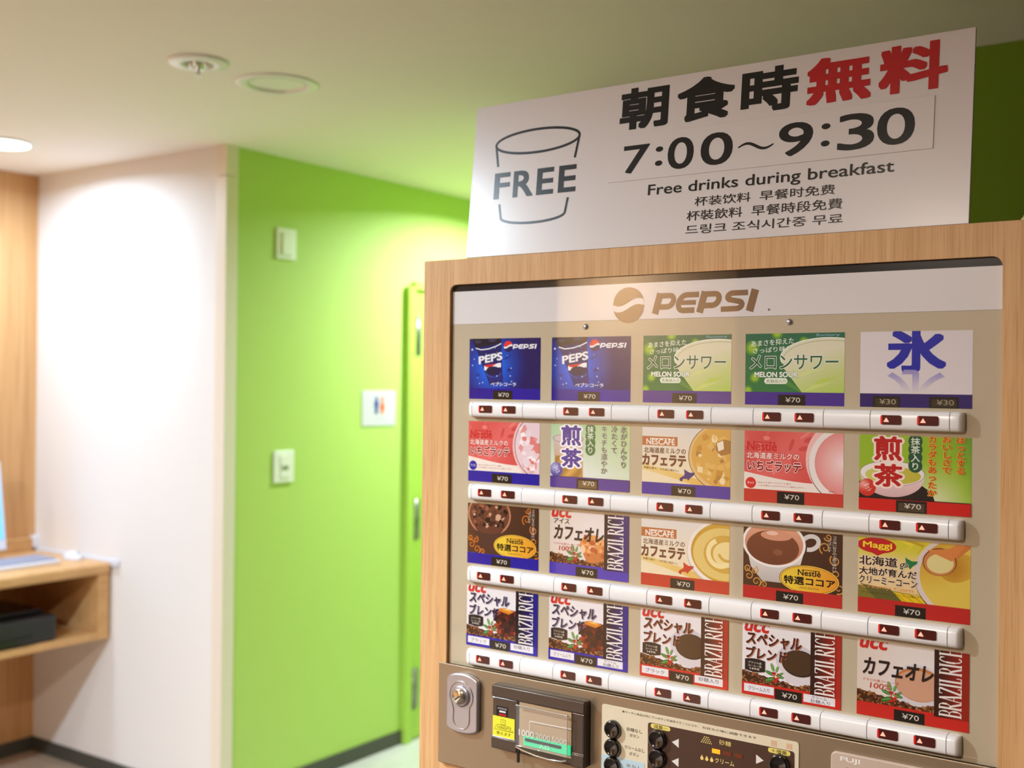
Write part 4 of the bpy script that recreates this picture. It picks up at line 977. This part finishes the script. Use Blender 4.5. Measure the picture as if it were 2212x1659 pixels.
# ------------------------------------------------------------------ sign board on the machine
SG = empty('sign_board', (-.7395, 1.485, VT), 'white board announcing free breakfast drinks, standing on vending machine', 'sign')
P0 = Vector((-1.134, 1.478, 1.8265)); PXv = Vector((-.3455, 1.478, 1.8265))-P0; PZv = Vector((-1.1335, 1.5043, 2.0785))-P0
SW, SH = PXv.length, PZv.length
ex, ez = PXv.normalized(), PZv.normalized(); ey = ez.cross(ex).normalized()     # ey points away from the viewer
SM = Matrix((ex, ey, ez)).transposed().to_4x4(); SM.translation = P0
def onsign(o):
    o.parent = SG; o.matrix_parent_inverse = Matrix.Identity(4); o.matrix_basis = Matrix.Translation(-SG.location) @ SM; return o
bb = MB(); bb.box(0, SW, 0, .004, 0, SH, .0006); onsign(bb.build('board', mat('matt_white_board', (222, 216, 216), .25, spec=.5)))
def sart(name, A, z, m=m_signp, x=0):
    o = A.build(name, m, None, (0, 0, 0)); o.data.transform(Matrix.Translation((x, -.00025, z))); onsign(o); return o
K = (16, 14, 12)
A = Art(SW, SH); A.lay = 1
def sg(px_u, px_z): return ((px_u+1.134)/.7885, (2.0765-px_z)/.25)
# letters: x fractions along the board, y fractions from its top
Y = lambda y: (y+.012)/1.012
for ch, x0, x1, y0, y1, c in (('朝', .350, .4545, .022, .284, K), ('食', .472, .587, .022, .284, K), ('時', .600, .707, .024, .284, K), ('無', .722, .835, .024, .286, (186, 24, 28)), ('料', .847, .959, .022, .284, (186, 24, 28))):
    A.text(ch, x0+.004, Y(y0+.011), x1-.004, Y(y1-.011), c, .046, res=4, sq=True)
A.text('Free drinks during breakfast', .422, Y(.634), .879, Y(.718), K, .012, res=4)
A.text('杯装饮料  早餐时免费', .520, Y(.735), .781, Y(.790), K, .006)
A.text('杯裝飲料  早餐時段免費', .5055, Y(.814), .795, Y(.873), K, .006)
A.text('드링크 조식시간중 무료', .505, Y(.898), .797, Y(.952), K, .006)
sart('lettering', A, SH)
# cup drawing
A = Art(SW, SH); A.lay = 1
A.arc(.1595, Y(.2675), .1015, .0052, K, ry=.0240, n=60)
A.stroke([(.0585, Y(.275)), (.0665, Y(.410))], .0052, K); A.stroke([(.2605, Y(.275)), (.2530, Y(.410))], .0052, K)
A.stroke([(.0765, Y(.661)), (.0820, Y(.750))]+[(.1600-.078*math.cos(math.radians(t)), Y(.752+.048*math.sin(math.radians(t)))) for t in range(6, 175, 8)]+[(.2385, Y(.748)), (.2430, Y(.659))], .0052, K)
for ch, x0, x1 in (('F', .0605, .099), ('R', .1085, .157), ('E', .1665, .2065), ('E', .2185, .2590)): A.text(ch, x0+.0015, Y(.458), x1-.0015, Y(.621), K, .026, res=4, sq=True)
sart('cup_drawing', A, SH)
# pasted opening hours strip
hb = MB(); hb.box(.3328*SW, .9403*SW, -.0012, -.0002, SH*(1-Y(.5965)), SH*(1-Y(.3175)), .0002, 1); onsign(hb.build('hours_strip', mat('strip_white', (223, 217, 217), .25, spec=.5)))
A = Art(SW, SH); A.lay = 4
for ch, x0, x1, y0, y1, b_ in (('7', .366, .4195, .385, .552, .02), ('0', .4605, .5115, .372, .556, .02), ('0', .5280, .5885, .371, .556, .02), ('9', .6780, .7370, .371, .554, .02), ('3', .7835, .8425, .364, .557, .02), ('0', .8500, .9090, .362, .554, .02)):
    A.text(ch, x0, Y(y0), x1, Y(y1), K, b_, res=5)
for x, y0, y1 in ((.4413, .425, .510), (.7607, .412, .507)):
    for y in (y0, y1): A.ell(x, Y(y), .0078, K, ry=.0052, n=20)
A.stroke([(.6005+.0665*i/20, Y(.474-.019*math.sin(2*PI*i/20))) for i in range(21)], .0050, K, taper=lambda t: .5+.6*math.sin(PI*t))
o = sart('opening_hours', A, SH); o.data.transform(Matrix.Translation((0, -.0011, 0)))
bpy.data.objects.remove(_to)
